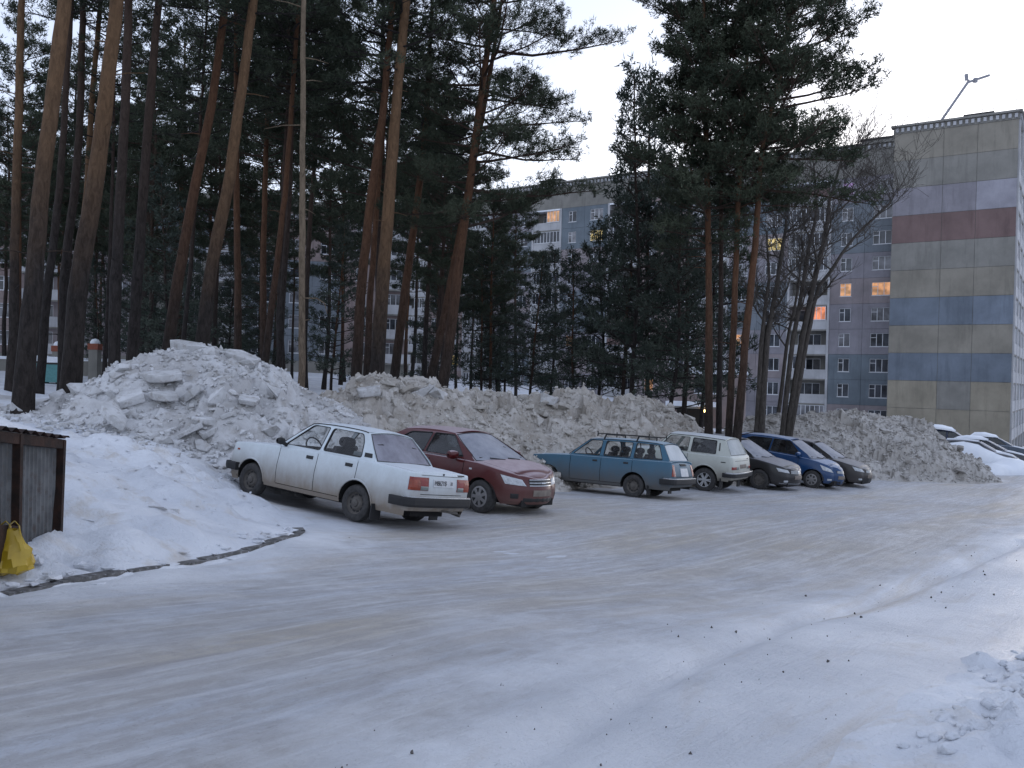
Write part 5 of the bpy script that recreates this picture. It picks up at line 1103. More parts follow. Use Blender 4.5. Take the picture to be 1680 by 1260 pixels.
    def _wheels(s):
        P = s.P; R, tw = P['R'], P['tw']; prof = [(-tw / 2 + 0.01, R * 0.60), (-tw / 2, R * 0.72), (-tw / 2, R * 0.88), (-tw * 0.42, R * 0.965), (-tw * 0.2, R), (tw * 0.2, R), (tw * 0.42, R * 0.965), (tw / 2, R * 0.88), (tw / 2, R * 0.72), (tw / 2 - 0.01, R * 0.60)]
        ty = MB().lathe(prof, 28).mesh('tyre', [M['tyre']], 40); r = R * 0.63; st = P['rim']; o = tw / 2 - 0.012; b = MB(); d = MB()
        if st == 'steel':
            b.lathe([(o, r), (o - 0.02, r * 0.97), (o - 0.045, r * 0.84), (o - 0.05, r * 0.70), (o - 0.012, r * 0.5), (o - 0.01, r * 0.34), (o + 0.012, r * 0.3), (o + 0.014, 0.004)], 28)
            for k in range(10): a = k * math.pi / 5; c, q = math.cos(a), math.sin(a); b.bar((c * r * 0.66, o - 0.047, q * r * 0.66), (c * r * 0.78, o - 0.045, q * r * 0.78), 0.05, 0.012, 1, (0, 1, 0))
            mats = [M['steel'], M['rubber']]
        elif st == 'hubcap':
            b.lathe([(o + 0.005, r), (o + 0.012, r * 0.9), (o + 0.018, r * 0.4), (o + 0.022, 0.004)], 28)
            for k in range(7):
                a = (k + 0.5) * 2 * math.pi / 7; pts = []
                for (da, rr) in ((-0.10, 0.42), (0.10, 0.42), (0.24, 0.84), (-0.24, 0.84)): pts.append((r * rr * math.cos(a + da), o + 0.0235 - 0.008 * rr, r * rr * math.sin(a + da)))
                b.add(pts, [(0, 1, 2, 3)], 1)
            mats = [M['hubcap'], M['rubber']]
        else:
            n = st; b.lathe([(o, r), (o - 0.015, r * 0.94), (o - 0.09, r * 0.9), (o - 0.09, 0.004)], 28, 1); b.lathe([(o + 0.004, r * 1.01), (o - 0.004, r * 0.9), (o - 0.04, r * 0.9)], 28); b.lathe([(o - 0.03, r * 0.26), (o - 0.01, r * 0.24), (o - 0.008, 0.004)], 16)
            for k in range(n):
                for da in (-0.13, 0.13): a = k * 2 * math.pi / n; b.bar((math.cos(a + da * 2.2) * r * 0.18, o - 0.02, math.sin(a + da * 2.2) * r * 0.18), (math.cos(a + da) * r * 0.93, o - 0.012, math.sin(a + da) * r * 0.93), 0.032, 0.02, 0, (0, 1, 0))
            mats = [P.get('rimmat', M['alloy']), M['rubber']]
        rm = b.mesh('rim', mats, 40)
        for x in (P['xr'], P['xf']):
            for sg in (1, -1):
                w = empty('wheel', s.V(x, sg * P['track'] / 2, R), 0 if sg > 0 else math.pi, s.root); inst('tyre', ty, w); inst('rim', rm, w)
    def _inside(s):
        P = s.P; zb = s.ztop((P['wb'][0] + P['rb'][0]) / 2)
        for x in P['seats']:
            for sg in (1, -1):
                b = MB(); y = 0.36 * sg; b.add([(x + 0.1 - s.xm, y - 0.24, zb - 0.3), (x - 0.02 - s.xm, y - 0.24, zb - 0.3), (x - 0.02 - s.xm, y + 0.24, zb - 0.3), (x + 0.1 - s.xm, y + 0.24, zb - 0.3), (x - 0.08 - s.xm, y - 0.2, zb + 0.14), (x - 0.16 - s.xm, y - 0.2, zb + 0.14), (x - 0.16 - s.xm, y + 0.2, zb + 0.14), (x - 0.08 - s.xm, y + 0.2, zb + 0.14)], [(0, 1, 2, 3), (4, 7, 6, 5), (0, 4, 5, 1), (1, 5, 6, 2), (2, 6, 7, 3), (3, 7, 4, 0)])
                b.lathe([(-0.13, 0.03), (-0.12, 0.075), (0, 0.09), (0.12, 0.075), (0.13, 0.03)], 10, c=(x - 0.16 - s.xm, y, zb + 0.22)); b.build('seat', [M['seat']], s.root)
        x, z = P['wb'][0] - 0.42, zb + 0.04; pts = []
        for k in range(17): a = 2 * math.pi * k / 16; pts.append((x - s.xm + 0.09 * math.sin(a), 0.36 + 0.18 * math.cos(a), z + 0.16 * math.sin(a)))
        b = MB().tube(pts, 0.014, 6, cap=False); b.bar((x - s.xm, 0.19, z), (x - s.xm, 0.53, z), 0.04); b.build('steering_wheel', [M['seat']], s.root)
        MB().box(P['wb'][0] - 0.38 - s.xm, P['wb'][0] - 0.05 - s.xm, -0.6, 0.6, zb - 0.1, zb + 0.035).build('dashboard', [M['seat']], s.root)
    # --- fittings
    def mirror(s, x, z, mat, sides=(1, -1), size=(0.12, 0.09)):
        for sg in sides:
            p = s.at_x(x, s.ztop(x) - 0.02, 0.0, sg); b = MB(); y = abs(p[1]); c = (x - s.xm, (y + 0.1) * sg, z)
            b.lathe([(-size[0], 0.02), (-size[0] * 0.8, size[1] * 0.8), (0, size[1]), (size[0] * 0.8, size[1] * 0.8), (size[0], 0.02)], 10, c=c); b.bar((x - s.xm, (y - 0.06) * sg, z - 0.07), (x - s.xm, (y + 0.05) * sg, z - 0.02), 0.05); o = b.build('mirror', [mat], s.root, 40); 
    def handles(s, mat, z, front=True, w=0.16, h=0.03):
        for o, d, sg in s.doors: x = d[0] + 0.17; s.patch('handle', mat, [(x - w / 2, z - h), (x + w / 2, z - h), (x + w / 2, z + h), (x - w / 2, z + h)], 'L' if sg > 0 else 'R', 0.012, o, 3, 2)
    def plate(s, end, z, text, mat=None, w=0.52, h=0.112, dy=0.0, off=0.015, side=''):
        o = s.patch('number_plate', mat or M['plate'], [(-w / 2 + dy, z - h / 2), (w / 2 + dy, z - h / 2), (w / 2 + dy, z + h / 2), (-w / 2 + dy, z + h / 2)], end, off, None, 4, 2)
        if text:
            for tx, sx, y0 in ((text, 0.105, -0.24), (side, 0.075, 0.15)):
                if not tx: continue
                cu = bpy.data.curves.new('plate_text', 'FONT'); cu.body = tx; cu.size = sx; cu.extrude = 0.001; cu.align_x = 'LEFT'; cu.align_y = 'CENTER'; cu.materials.append(M['ink']); cu.space_character = 0.95
                t0 = bpy.data.objects.new('plate_text', cu); me_ = bpy.data.meshes.new_from_object(t0); bpy.data.objects.remove(t0); t = bpy.data.objects.new('plate_text', me_); col.objects.link(t); t.parent = o; p = s.at_arc(0.0001, z, off + 0.004, end)
                if end == 'r': t.matrix_local = Matrix(((0, 0, -1, p[0] - 0.002), (-1, 0, 0, -y0 + dy), (0, 1, 0, z), (0, 0, 0, 1)))
                else: t.matrix_local = Matrix(((0, 0, 1, p[0] + 0.002), (1, 0, 0, y0 + dy), (0, 1, 0, z), (0, 0, 0, 1)))
                t.scale = (t.scale[0] * 0.85, t.scale[1], t.scale[2])
        return o
    def wipers(s):
        for u in (0.45, -0.15):
            a = s.offw(s.SW(u, 0.06), 0.02); b_ = s.offw(s.SW(u - 0.42, 0.11), 0.02); MB().bar(a, b_, 0.02, 0.02).build('wiper', [M['rubber']], s.root)
    def place(s, near, which, head, side):
        """near: ground spot of the near wheel on axle `which`; head: plan direction; side: +1 when the car's left faces us"""
        P = s.P; h = Vector((head[0], head[1], 0)).normalized(); left = Vector((-h.y, h.x, 0)); c = Vector((near[0], near[1], 0)) - left * side * P['track'] / 2 + h * ((1 if which == 'r' else -1) * (P['xf'] - P['xr']) / 2); hb = (P['xf'] - P['xr']) / 2; ht = P['track'] / 2
        zz = lambda a, b: g(*(c + h * a * hb + left * b * ht).xy); z = {(a, b): zz(a, b) for a in (-1, 1) for b in (-1, 1)}
        fx = (h * 2 * hb + Vector((0, 0, (z[1, 1] + z[1, -1] - z[-1, 1] - z[-1, -1]) / 2))).normalized(); ly = (left * 2 * ht + Vector((0, 0, (z[1, 1] + z[-1, 1] - z[1, -1] - z[-1, -1]) / 2))).normalized(); up = fx.cross(ly).normalized(); ly = up.cross(fx)
        s.root.matrix_world = Matrix(((fx.x, ly.x, up.x, c.x), (fx.y, ly.y, up.y, c.y), (fx.z, ly.z, up.z, sum(z.values()) / 4 + 0.004), (0, 0, 0, 1))); return s

ROWS = [0, 0.10, 0.115, 0.2, 0.32, 0.44, 0.56, 0.68, 0.78, 0.86, 0.92, 0.955, 0.975, 0.99, 1.0]
def tl_box(c, quad_l, parts, name='tail_light'):
    for sg in (1, -1):
        root_ = None
        for mat, q in parts:
            qq = [(a * sg, z) for a, z in q]; o = c.patch(name if root_ is None else 'lens', mat, qq if sg > 0 else [qq[1], qq[0], qq[3], qq[2]], quad_l, 0.012 if root_ is None else 0.016, root_); root_ = root_ or o
# --- white saloon
lada = dict(L=4.14, W=1.60, xr=1.07, xf=3.494, R=0.285, tw=0.165, track=1.35, sill=0.25, endlow=0.33, ac=0.30, Ra=0.335, rim='steel', rows=ROWS, door_row=2, crown=0.03, barrel=0.05, shoulder=0.022,
    rcf=(0.10, 0.10), rcr=(0.10, 0.10), bowf=0.05, bowr=0.03, top=[(0, 0.905), (0.5, 0.935), (0.85, 0.945), (2.9, 0.935), (3.4, 0.915), (3.95, 0.875), (4.14, 0.855)],
    ins=[(0.2, 0.07), (0.33, 0.02), (0.5, 0.0), (0.66, 0.0), (0.7, 0.008), (0.95, 0.035)], insf=[(0.2, 0.1), (0.45, 0.0), (0.6, 0.0), (0.9, 0.05)], insr=[(0.2, 0.12), (0.42, 0.0), (0.7, 0.0), (0.93, 0.035)],
    wb=(2.93, 0.955), wt=(2.42, 1.375), rt=(1.20, 1.37), rb=(0.80, 0.955), tumble=0.17, roof_crown=0.05, roof=[(2.42, 1.375), (2.3, 1.392), (2.0, 1.402), (1.7, 1.402), (1.45, 1.395), (1.3, 1.385), (1.2, 1.37)], wbow=0.10, rbow=0.07,
    doors=[(1.98, 2.86), (1.12, 1.98)], wmat='glass', rmat='frost', gutter=1, seats=(1.95, 1.25), rm=0.09, rhole=(0.1, 0.93),
    windows=[dict(poly=[(2.80, 0.985), (2.02, 0.985), (2.02, 1.352), (2.38, 1.345)]), dict(poly=[(1.93, 0.985), (1.12, 0.985), (1.20, 1.22), (1.29, 1.335), (1.93, 1.352)], r=0.05)])
pw = paint('white_car_paint', (0.60, 0.66, 0.69), 0.55, 0.95, 0.67, (0.23, 0.185, 0.14))
c = Car('saloon_car', 'boxy white saloon with grimy sills and red tail lights, rear towards the road', lada, pw)
c.handles(M['rubber'], 0.84, w=0.15, h=0.026)
c.mirror(2.78, 1.02, M['rubber'], (1, -1), (0.075, 0.06))
c.strip('rear_bumper', M['rubber'], 0.40, 0.535, 0.075, 'r', 1.04); c.strip('bumper_trim', M['chrome'], 0.537, 0.557, 0.07, 'r', 0.80); c.strip('front_bumper', M['rubber'], 0.40, 0.53, 0.085, 'f', 1.02)
tl_box(c, 'r', [(M['lamp_red'], [(0.36, 0.645), (0.77, 0.645), (0.77, 0.84), (0.36, 0.84)]), (M['lamp_orange'], [(0.55, 0.65), (0.76, 0.65), (0.76, 0.80), (0.55, 0.80)]), (M['lamp_white'], [(0.365, 0.65), (0.54, 0.65), (0.54, 0.71), (0.365, 0.71)])])
c.patch('boot_seam', M['under'], [(-0.74, 0.868), (0.74, 0.868), (0.74, 0.878), (-0.74, 0.878)], 'r', 0.003); c.patch('boot_seam', M['under'], [(-0.74, 0.582), (0.74, 0.582), (0.74, 0.595), (-0.74, 0.595)], 'r', 0.003)
c.plate('r', 0.765, 'M862YB', None, 0.5, 0.112, side='70')
c.patch('badge', M['rubber'], [(-0.58, 0.885), (-0.38, 0.885), (-0.38, 0.905), (-0.58, 0.905)], 'r', 0.006); MB().tube([c.at_arc(0.001, 0.90, 0.0, 'r'), c.at_arc(0.001, 0.90, 0.02, 'r')], 0.014, 8).build('boot_lock', [M['rubber']], c.root)
for sg in (1, -1):
    y = lambda x, z: c.yside(x, z) * sg; q = [(1.06, 1.0), (0.90, 1.0), (0.93, 1.065), (1.08, 1.065)]; MB().add([(x - c.xm, y(x, z) + 0.006 * sg, z) for x, z in q] + [(x - c.xm, y(x, z) - 0.02 * sg, z) for x, z in q], [(0, 1, 2, 3), (0, 4, 5, 1), (1, 5, 6, 2), (2, 6, 7, 3), (3, 7, 4, 0)]).build('pillar_vent', [M['rubber']], c.root)
    MB().box(c.P['xr'] - 0.42 - c.xm, c.P['xr'] - 0.40 - c.xm, sg * 0.72 - 0.11, sg * 0.72 + 0.11, 0.09, 0.34).build('mud_flap', [M['rubber']], c.root)
    c.patch('side_repeater', M['lamp_orange'], [(3.86, 0.74), (3.92, 0.74), (3.92, 0.77), (3.86, 0.77)], 'L' if sg > 0 else 'R', 0.012, None, 2, 2)
    c.patch('headlight', M['head'], [(0.42 * sg, 0.60), (0.72 * sg, 0.60), (0.72 * sg, 0.80), (0.42 * sg, 0.80)], 'f', 0.012)
    tr = MB().tube([(3.494 - c.xm + 0.338 * math.cos(a), 0, 0) for a in (0, 1)], 0.001)
for cx in (c.P['xr'], c.P['xf']):                                  # rolled wheel-arch lips
    for sg in (1, -1): MB().tube([(lambda p: (p[0], p[1], p[2]))(c.at_x(cx + 0.345 * math.cos(math.pi * k / 16), 0.30 + 0.345 * math.sin(math.pi * k / 16), 0.004, sg)) for k in range(17)], 0.014, 6).build('arch_lip', [pw], c.root)
c.patch('grille', M['grille'], [(-0.40, 0.58), (0.40, 0.58), (0.40, 0.80), (-0.40, 0.80)], 'f', 0.01)
MB().tube([(0.1 - c.xm, -0.45, 0.30), (-0.06 - c.xm, -0.45, 0.28)], 0.024, 8).build('exhaust', [M['steel']], c.root); MB().bar((0.2 - c.xm, 0.05, 0.34), (-0.12 - c.xm, -0.3, 0.33), 0.05, 0.03).build('tow_eye', [M['steel']], c.root)
c.place(xy(582, 857, 12.9), 'r', (-0.835, 0.55), 1)
# --- red saloon, nose towards us
mod = dict(R=0.305, tw=0.19, track=1.48, sill=0.23, endlow=0.21, ac=0.31, Ra=0.345, rows=ROWS, door_row=2, crown=0.055, shoulder=0.05, wmat='frost2', rmat='frost2', tumble=0.26, roof_crown=0.06, barrel=0.05,
    ins=[(0.18, 0.08), (0.3, 0.025), (0.45, 0.01), (0.62, 0.0), (0.75, 0.01), (0.98, 0.05)], insf=[(0.18, 0.12), (0.28, 0.02), (0.5, 0.0), (0.62, 0.05), (0.9, 0.16)], insr=[(0.18, 0.12), (0.35, 0.0), (0.6, 0.0), (1.0, 0.1)],
    rcf=(0.62, 0.42), rcr=(0.4, 0.3), bowf=0.14, bowr=0.08, wbow=0.2, rbow=0.15, wm=0.05, rm=0.08)
def modern(L, W, xr, wb_, h, **k):
    P = dict(mod); P.update(L=L, W=W, xr=xr, xf=xr + wb_); P.update(k); return P
def arch_roof(x0, z0, x1, z1, peak, n=8):
    out = []
    for i in range(n + 1): t = i / n; out.append((x0 + (x1 - x0) * t, z0 + (z1 - z0) * t + peak * 4 * t * (1 - t)))
    return out
red = modern(4.5, 1.72, 1.05, 2.6, 1.44, rim='hubcap', top=[(0, 0.86), (0.12, 0.93), (0.5, 0.985), (1.3, 0.98), (2.3, 0.945), (3.2, 0.93), (3.55, 0.915), (3.9, 0.87), (4.25, 0.795), (4.42, 0.735), (4.5, 0.70)], wb=(3.45, 0.945), wt=(2.62, 1.385), rt=(1.25, 1.365), rb=(0.55, 0.99),
    roof=arch_roof(2.62, 1.375, 1.25, 1.36, 0.035), doors=[(2.05, 3.2), (1.15, 2.05)], seats=(2.2, 1.45), windows=[dict(poly=[(3.12, 0.975), (2.12, 0.985), (2.12, 1.345), (2.64, 1.335)], mat='glass_dark'), dict(poly=[(2.04, 0.985), (1.2, 1.0), (1.3, 1.22), (1.45, 1.31), (2.04, 1.345)], mat='glass_dark')])
pr_ = paint('dark_red_paint', (0.078, 0.008, 0.009), 0.85, 0.5, 0.5, (0.16, 0.12, 0.10), 0.28, frost_c=(0.46, 0.38, 0.40))
c = Car('saloon_car', 'dark red saloon with frosted windscreen, nose towards the road', red, pr_)
c.handles(pr_, 0.86); c.mirror(2.98, 1.0, pr_, (1, -1), (0.12, 0.085)); c.wipers()
for sg in (1, -1):
    c.patch('headlight', M['head'], [(0.40 * sg, 0.565), (0.83 * sg, 0.60), (0.93 * sg, 0.755), (0.47 * sg, 0.675)], 'f', 0.012, None, 8, 5)
    c.patch('side_repeater', M['plate'], [(3.36, 0.77), (3.42, 0.77), (3.42, 0.80), (3.36, 0.80)], 'L' if sg > 0 else 'R', 0.01, None, 2, 2); c.patch('side_moulding', M['chrome'], [(1.25, 0.958), (3.12, 0.93), (3.12, 0.945), (1.25, 0.973)], 'L' if sg > 0 else 'R', 0.006, None, 12, 1)
    c.patch('fog_recess', M['grille'], [(0.56 * sg, 0.34), (0.72 * sg, 0.34), (0.72 * sg, 0.43), (0.56 * sg, 0.43)], 'f', 0.006); c.patch('tail_light', M['lamp_red'], [(0.45 * sg, 0.66), (0.85 * sg, 0.66), (0.85 * sg, 0.82), (0.45 * sg, 0.82)], 'r', 0.01)
gr = c.patch('grille', M['grille'], [(-0.33, 0.565), (0.33, 0.565), (0.36, 0.68), (-0.36, 0.68)], 'f', 0.008)
for z in (0.568, 0.618, 0.672): c.patch('grille_bar', M['chrome'], [(-0.34, z), (0.34, z), (0.34, z + 0.014), (-0.34, z + 0.014)], 'f', 0.016, gr, 8, 1)
c.patch('badge', M['chrome'], [(-0.06, 0.61), (0.06, 0.61), (0.06, 0.635), (-0.06, 0.635)], 'f', 0.022, gr, 2, 1)
c.plate('f', 0.44, '', M['plate_dirty']); c.patch('lower_grille', M['grille'], [(-0.45, 0.28), (0.45, 0.28), (0.45, 0.35), (-0.45, 0.35)], 'f', 0.006)
c.place(xy(789, 842, 15.3), 'f', (0.76, -0.65), -1)
# --- blue estate with roof rack
est = dict(lada); est.update(L=4.115, rt=(0.42, 1.36), rb=(0.16, 0.965), roof=[(2.42, 1.375), (2.2, 1.395), (1.8, 1.408), (1.3, 1.408), (0.9, 1.40), (0.6, 1.385), (0.42, 1.36)], top=[(0, 0.90), (0.1, 0.955), (0.85, 0.945), (2.9, 0.935), (3.4, 0.915), (3.95, 0.875), (4.14, 0.855)], insr=[(0.2, 0.12), (0.42, 0.0), (0.6, 0.0), (0.95, 0.10)], rmat='frost4', gutter=1, seats=(1.95, 1.25), rbow=0.04,
    windows=[dict(poly=[(2.80, 0.985), (2.06, 0.985), (2.06, 1.352), (2.38, 1.345)], trim=0.022), dict(poly=[(1.93, 0.985), (1.22, 0.985), (1.22, 1.355), (1.93, 1.355)], trim=0.022, bar=((1.50, 0.985), (1.48, 1.355))), dict(poly=[(1.10, 0.985), (0.36, 0.985), (0.52, 1.335), (1.10, 1.355)], trim=0.022, bar=((0.72, 0.985), (0.76, 1.34)))])
pb = paint('faded_blue_paint', (0.040, 0.125, 0.195), 0.75, 0.9, 0.66, (0.115, 0.105, 0.095), 0.45, frost_c=(0.42, 0.50, 0.56))
c = Car('estate_car', 'faded blue estate with a roof rack and dirty sills', est, pb)
c.handles(M['rubber'], 0.84, w=0.13, h=0.022); c.strip('rear_bumper', M['rubber'], 0.40, 0.53, 0.075, 'r', 1.04); c.strip('bumper_trim', M['chrome'], 0.532, 0.556, 0.078, 'r', 0.95); c.strip('front_bumper', M['rubber'], 0.40, 0.53, 0.085, 'f', 1.02)
for sg in (1, -1):
    c.patch('tail_light', M['lamp_red'], [(0.60 * sg, 0.60), (0.76 * sg, 0.60), (0.72 * sg, 0.88), (0.57 * sg, 0.88)], 'r', 0.012); c.patch('turn_lens', M['lamp_orange'], [(0.70 * sg, 0.61), (0.76 * sg, 0.61), (0.72 * sg, 0.80), (0.66 * sg, 0.80)], 'r', 0.016)
    MB().box(c.P['xr'] - 0.42 - c.xm, c.P['xr'] - 0.40 - c.xm, sg * 0.72 - 0.11, sg * 0.72 + 0.11, 0.09, 0.34).build('mud_flap', [M['rubber']], c.root)
c.plate('r', 0.70, '', M['plate'], 0.5, 0.20); c.patch('boot_seam', M['under'], [(-0.72, 0.585), (0.72, 0.585), (0.72, 0.60), (-0.72, 0.60)], 'r', 0.003); c.patch('plate_lamp', M['rubber'], [(-0.2, 0.86), (0.2, 0.86), (0.2, 0.91), (-0.2, 0.91)], 'r', 0.02)
rk_ = empty('roof_rack', (0, 0, 0), 0, c.root)
zr = 1.54
for x in (1.95, 1.05): MB().tube([(x - c.xm, -0.60, zr - 0.02), (x - c.xm, 0.60, zr - 0.02)], 0.014, 6).build('rack_crossbar', [M['rubber']], rk_)
for sg in (1, -1):
    MB().tube([(0.78 - c.xm, sg * 0.585, zr), (2.2 - c.xm, sg * 0.585, zr)], 0.013, 6).build('rack_rail', [M['rubber']], rk_)
    for x in (1.95, 1.05): MB().bar((x - c.xm, sg * 0.60, zr - 0.02), (x - c.xm + 0.03, sg * 0.66, 1.385), 0.03).build('rack_foot', [M['rubber']], rk_)
    for x in (2.2, 0.78): MB().bar((x - c.xm, sg * 0.585, zr + 0.06), (x - c.xm, sg * 0.585, zr - 0.08), 0.022).build('rack_end', [M['rubber']], rk_)
c.place(xy(1039, 816, 21.0), 'r', (-0.85, 0.53), 1)
# --- white off-roader
niva = dict(L=3.72, W=1.66, xr=0.86, xf=3.06, R=0.345, tw=0.185, track=1.42, sill=0.37, endlow=0.42, ac=0.37, Ra=0.405, rim=6, rimmat=M['alloy'], rows=ROWS, door_row=2, crown=0.03, barrel=0.05, shoulder=0.03, rcf=(0.12, 0.12), rcr=(0.14, 0.14), bowf=0.05, bowr=0.04,
    top=[(0, 1.06), (0.1, 1.085), (2.5, 1.06), (3.0, 1.04), (3.5, 1.0), (3.72, 0.97)], ins=[(0.3, 0.07), (0.45, 0.02), (0.62, 0.0), (0.82, 0.0), (0.86, 0.012), (1.1, 0.045)], insf=[(0.3, 0.1), (0.55, 0.0), (0.9, 0.03), (1.05, 0.06)], insr=[(0.3, 0.1), (0.5, 0.0), (0.8, 0.01), (1.08, 0.06)],
    wb=(2.52, 1.075), wt=(2.1, 1.55), rt=(0.40, 1.535), rb=(0.14, 1.09), tumble=0.16, roof_crown=0.06, roof=arch_roof(2.1, 1.55, 0.40, 1.535, 0.022), wbow=0.1, rbow=0.04, doors=[(1.42, 2.48)], wmat='glass', rmat='frost3', gutter=1, seats=(1.55, 0.95), rm=0.10, rhole=(0.12, 0.92),
    windows=[dict(poly=[(2.38, 1.12), (1.46, 1.12), (1.46, 1.51), (2.06, 1.505)]), dict(poly=[(1.34, 1.12), (0.60, 1.12), (0.64, 1.495), (1.34, 1.51)], mat='glass_dark')])
pn_ = paint('ivory_paint', (0.50, 0.52, 0.47), 0.6, 0.8, 0.75, (0.21, 0.18, 0.145))
c = Car('off_road_car', 'ivory white three-door off-roader with alloy wheels beside the blue estate', niva, pn_)
c.handles(M['rubber'], 0.98, w=0.14, h=0.024); c.strip('rear_bumper', M['rubber'], 0.50, 0.62, 0.085, 'r', 1.0); c.strip('bumper_trim', M['chrome'], 0.602, 0.642, 0.095, 'r', 0.92); c.strip('front_bumper', M['rubber'], 0.5, 0.62, 0.08, 'f', 1.0)
for sg in (1, -1):
    c.patch('tail_light', M['lamp_red'], [(0.50 * sg, 0.72), (0.76 * sg, 0.72), (0.76 * sg, 0.80), (0.50 * sg, 0.80)], 'r', 0.012); c.patch('turn_lens', M['lamp_white'], [(0.34 * sg, 0.72), (0.49 * sg, 0.72), (0.49 * sg, 0.80), (0.34 * sg, 0.80)], 'r', 0.012)
    c.patch('side_vent', M['rubber'], [(0.26, 0.90), (0.40, 0.90), (0.40, 0.925), (0.26, 0.925)], 'L' if sg > 0 else 'R', 0.01, None, 2, 2); MB().bar((0.50 - c.xm, sg * (c.yside(0.5, 1.2) + 0.004), 1.22), (0.53 - c.xm, sg * (c.yside(0.53, 1.44) + 0.004), 1.44), 0.03, 0.01).build('pillar_vent', [M['rubber']], c.root)
    MB().box(c.P['xr'] - 0.5 - c.xm, c.P['xr'] - 0.48 - c.xm, sg * 0.72 - 0.12, sg * 0.72 + 0.12, 0.12, 0.45).build('mud_flap', [M['rubber']], c.root)
for cx in (c.P['xr'], c.P['xf']):
    for sg in (1, -1): MB().tube([c.at_x(cx + 0.415 * math.cos(math.pi * k / 16), 0.37 + 0.415 * math.sin(math.pi * k / 16), 0.006, sg) for k in range(17)], 0.02, 6).build('arch_lip', [pn_], c.root)
c.patch('tailgate_seam', M['under'], [(-0.70, 0.955), (0.70, 0.955), (0.70, 0.967), (-0.70, 0.967)], 'r', 0.003); c.patch('badge', M['rubber'], [(-0.55, 1.0), (-0.38, 1.0), (-0.38, 1.02), (-0.55, 1.02)], 'r', 0.006); c.plate('r', 0.80, '', M['plate_dirty'], 0.5, 0.11)
c.place(xy(1155, 805.7, 24.3), 'r', (-0.82, 0.57), 1)
# --- three nose-out cars
def nose(c, hq, gq, plate_z, pm_, fog=True, logo=False):
    for sg in (1, -1):
        c.patch('headlight', M['head'], [(a * sg, z) for a, z in hq], 'f', 0.012, None, 8, 5); c.patch('tail_light', M['lamp_red'], [(0.45 * sg, 0.68), (0.9 * sg, 0.68), (0.9 * sg, 0.84), (0.45 * sg, 0.84)], 'r', 0.01)
        if fog: c.patch('fog_lamp', M['head'], [(0.52 * sg, 0.33), (0.70 * sg, 0.33), (0.70 * sg, 0.39), (0.52 * sg, 0.39)], 'f', 0.008)
    gg = c.patch('grille', M['grille'], gq, 'f', 0.008); (a0, z0), (a1, _), (_, z2), _ = gq
    for k in range(4): z = z0 + (z2 - z0) * (k + 0.25) / 4; c.patch('grille_bar', M['chrome'], [(a0 * 0.97, z), (a1 * 0.97, z), (a1 * 0.97, z + 0.012), (a0 * 0.97, z + 0.012)], 'f', 0.014, gg, 8, 1)
    c.plate('f', plate_z, '', M['plate_dirty'], off=0.02); c.patch('lower_grille', M['grille'], [(-0.48, 0.25), (0.48, 0.25), (0.48, 0.34), (-0.48, 0.34)], 'f', 0.006); c.wipers(); c.handles(pm_, 0.86)
sed = lambda L: dict(doors=[(L * 0.46, L * 0.705), (L * 0.255, L * 0.46)], seats=(L * 0.49, L * 0.33))
pas = modern(4.77, 1.82, 1.12, 2.71, 1.47, track=1.55, R=0.32, Ra=0.36, rim=10, rimmat=M['steel'], top=[(0, 0.88), (0.12, 0.97), (0.6, 1.01), (1.5, 1.0), (2.5, 0.965), (3.4, 0.945), (3.75, 0.93), (4.1, 0.885), (4.5, 0.815), (4.68, 0.76), (4.77, 0.72)], wb=(3.62, 0.96), wt=(2.75, 1.41), rt=(1.35, 1.39), rb=(0.62, 1.01), roof=arch_roof(2.75, 1.40, 1.35, 1.385, 0.035), **sed(4.77),
    windows=[dict(poly=[(3.3, 0.995), (2.24, 1.005), (2.24, 1.37), (2.78, 1.36)], mat='glass_dark'), dict(poly=[(2.16, 1.005), (1.25, 1.025), (1.42, 1.25), (1.58, 1.34), (2.16, 1.37)], mat='glass_dark')])
pd = paint('black_brown_paint', (0.016, 0.015, 0.016), 0.55, 0.35, 0.45, (0.07, 0.062, 0.056), 0.28, frost_c=(0.44, 0.44, 0.48))
c = Car('saloon_car', 'black saloon with frosted bonnet next to the ivory off-roader', pas, pd)
nose(c, [(0.46, 0.615), (0.90, 0.655), (0.98, 0.76), (0.50, 0.70)], [(-0.42, 0.60), (0.42, 0.60), (0.44, 0.70), (-0.44, 0.70)], 0.49, pd); c.mirror(3.1, 1.02, pd); c.patch('chrome_strip', M['chrome'], [(-0.85, 0.285), (0.85, 0.285), (0.85, 0.30), (-0.85, 0.30)], 'f', 0.012, None, 16, 1); c.patch('badge', M['chrome'], [(-0.07, 0.615), (0.07, 0.615), (0.07, 0.69), (-0.07, 0.69)], 'f', 0.022)
c.place(xy(1245, 802.5, 26.3), 'f', (0.75, -0.66), -1)
blu = modern(4.15, 1.69, 0.78, 2.6, 1.56, track=1.47, R=0.30, rim='hubcap', top=[(0, 0.93), (0.1, 1.02), (1.0, 1.03), (2.0, 1.0), (2.9, 0.985), (3.2, 0.97), (3.5, 0.93), (3.85, 0.85), (4.06, 0.77), (4.15, 0.72)], wb=(3.28, 0.99), wt=(2.35, 1.50), rt=(0.55, 1.46), rb=(0.18, 1.04), roof=arch_roof(2.35, 1.49, 0.55, 1.45, 0.045), doors=[(1.75, 2.85), (0.92, 1.75)], seats=(1.85, 1.1), tumble=0.24, rcf=(0.7, 0.5), bowf=0.2,
    windows=[dict(poly=[(2.92, 1.02), (1.8, 1.04), (1.8, 1.46), (2.38, 1.45)], mat='glass_dark'), dict(poly=[(1.72, 1.04), (0.75, 1.06), (0.82, 1.35), (1.0, 1.42), (1.72, 1.46)], mat='glass_dark')])
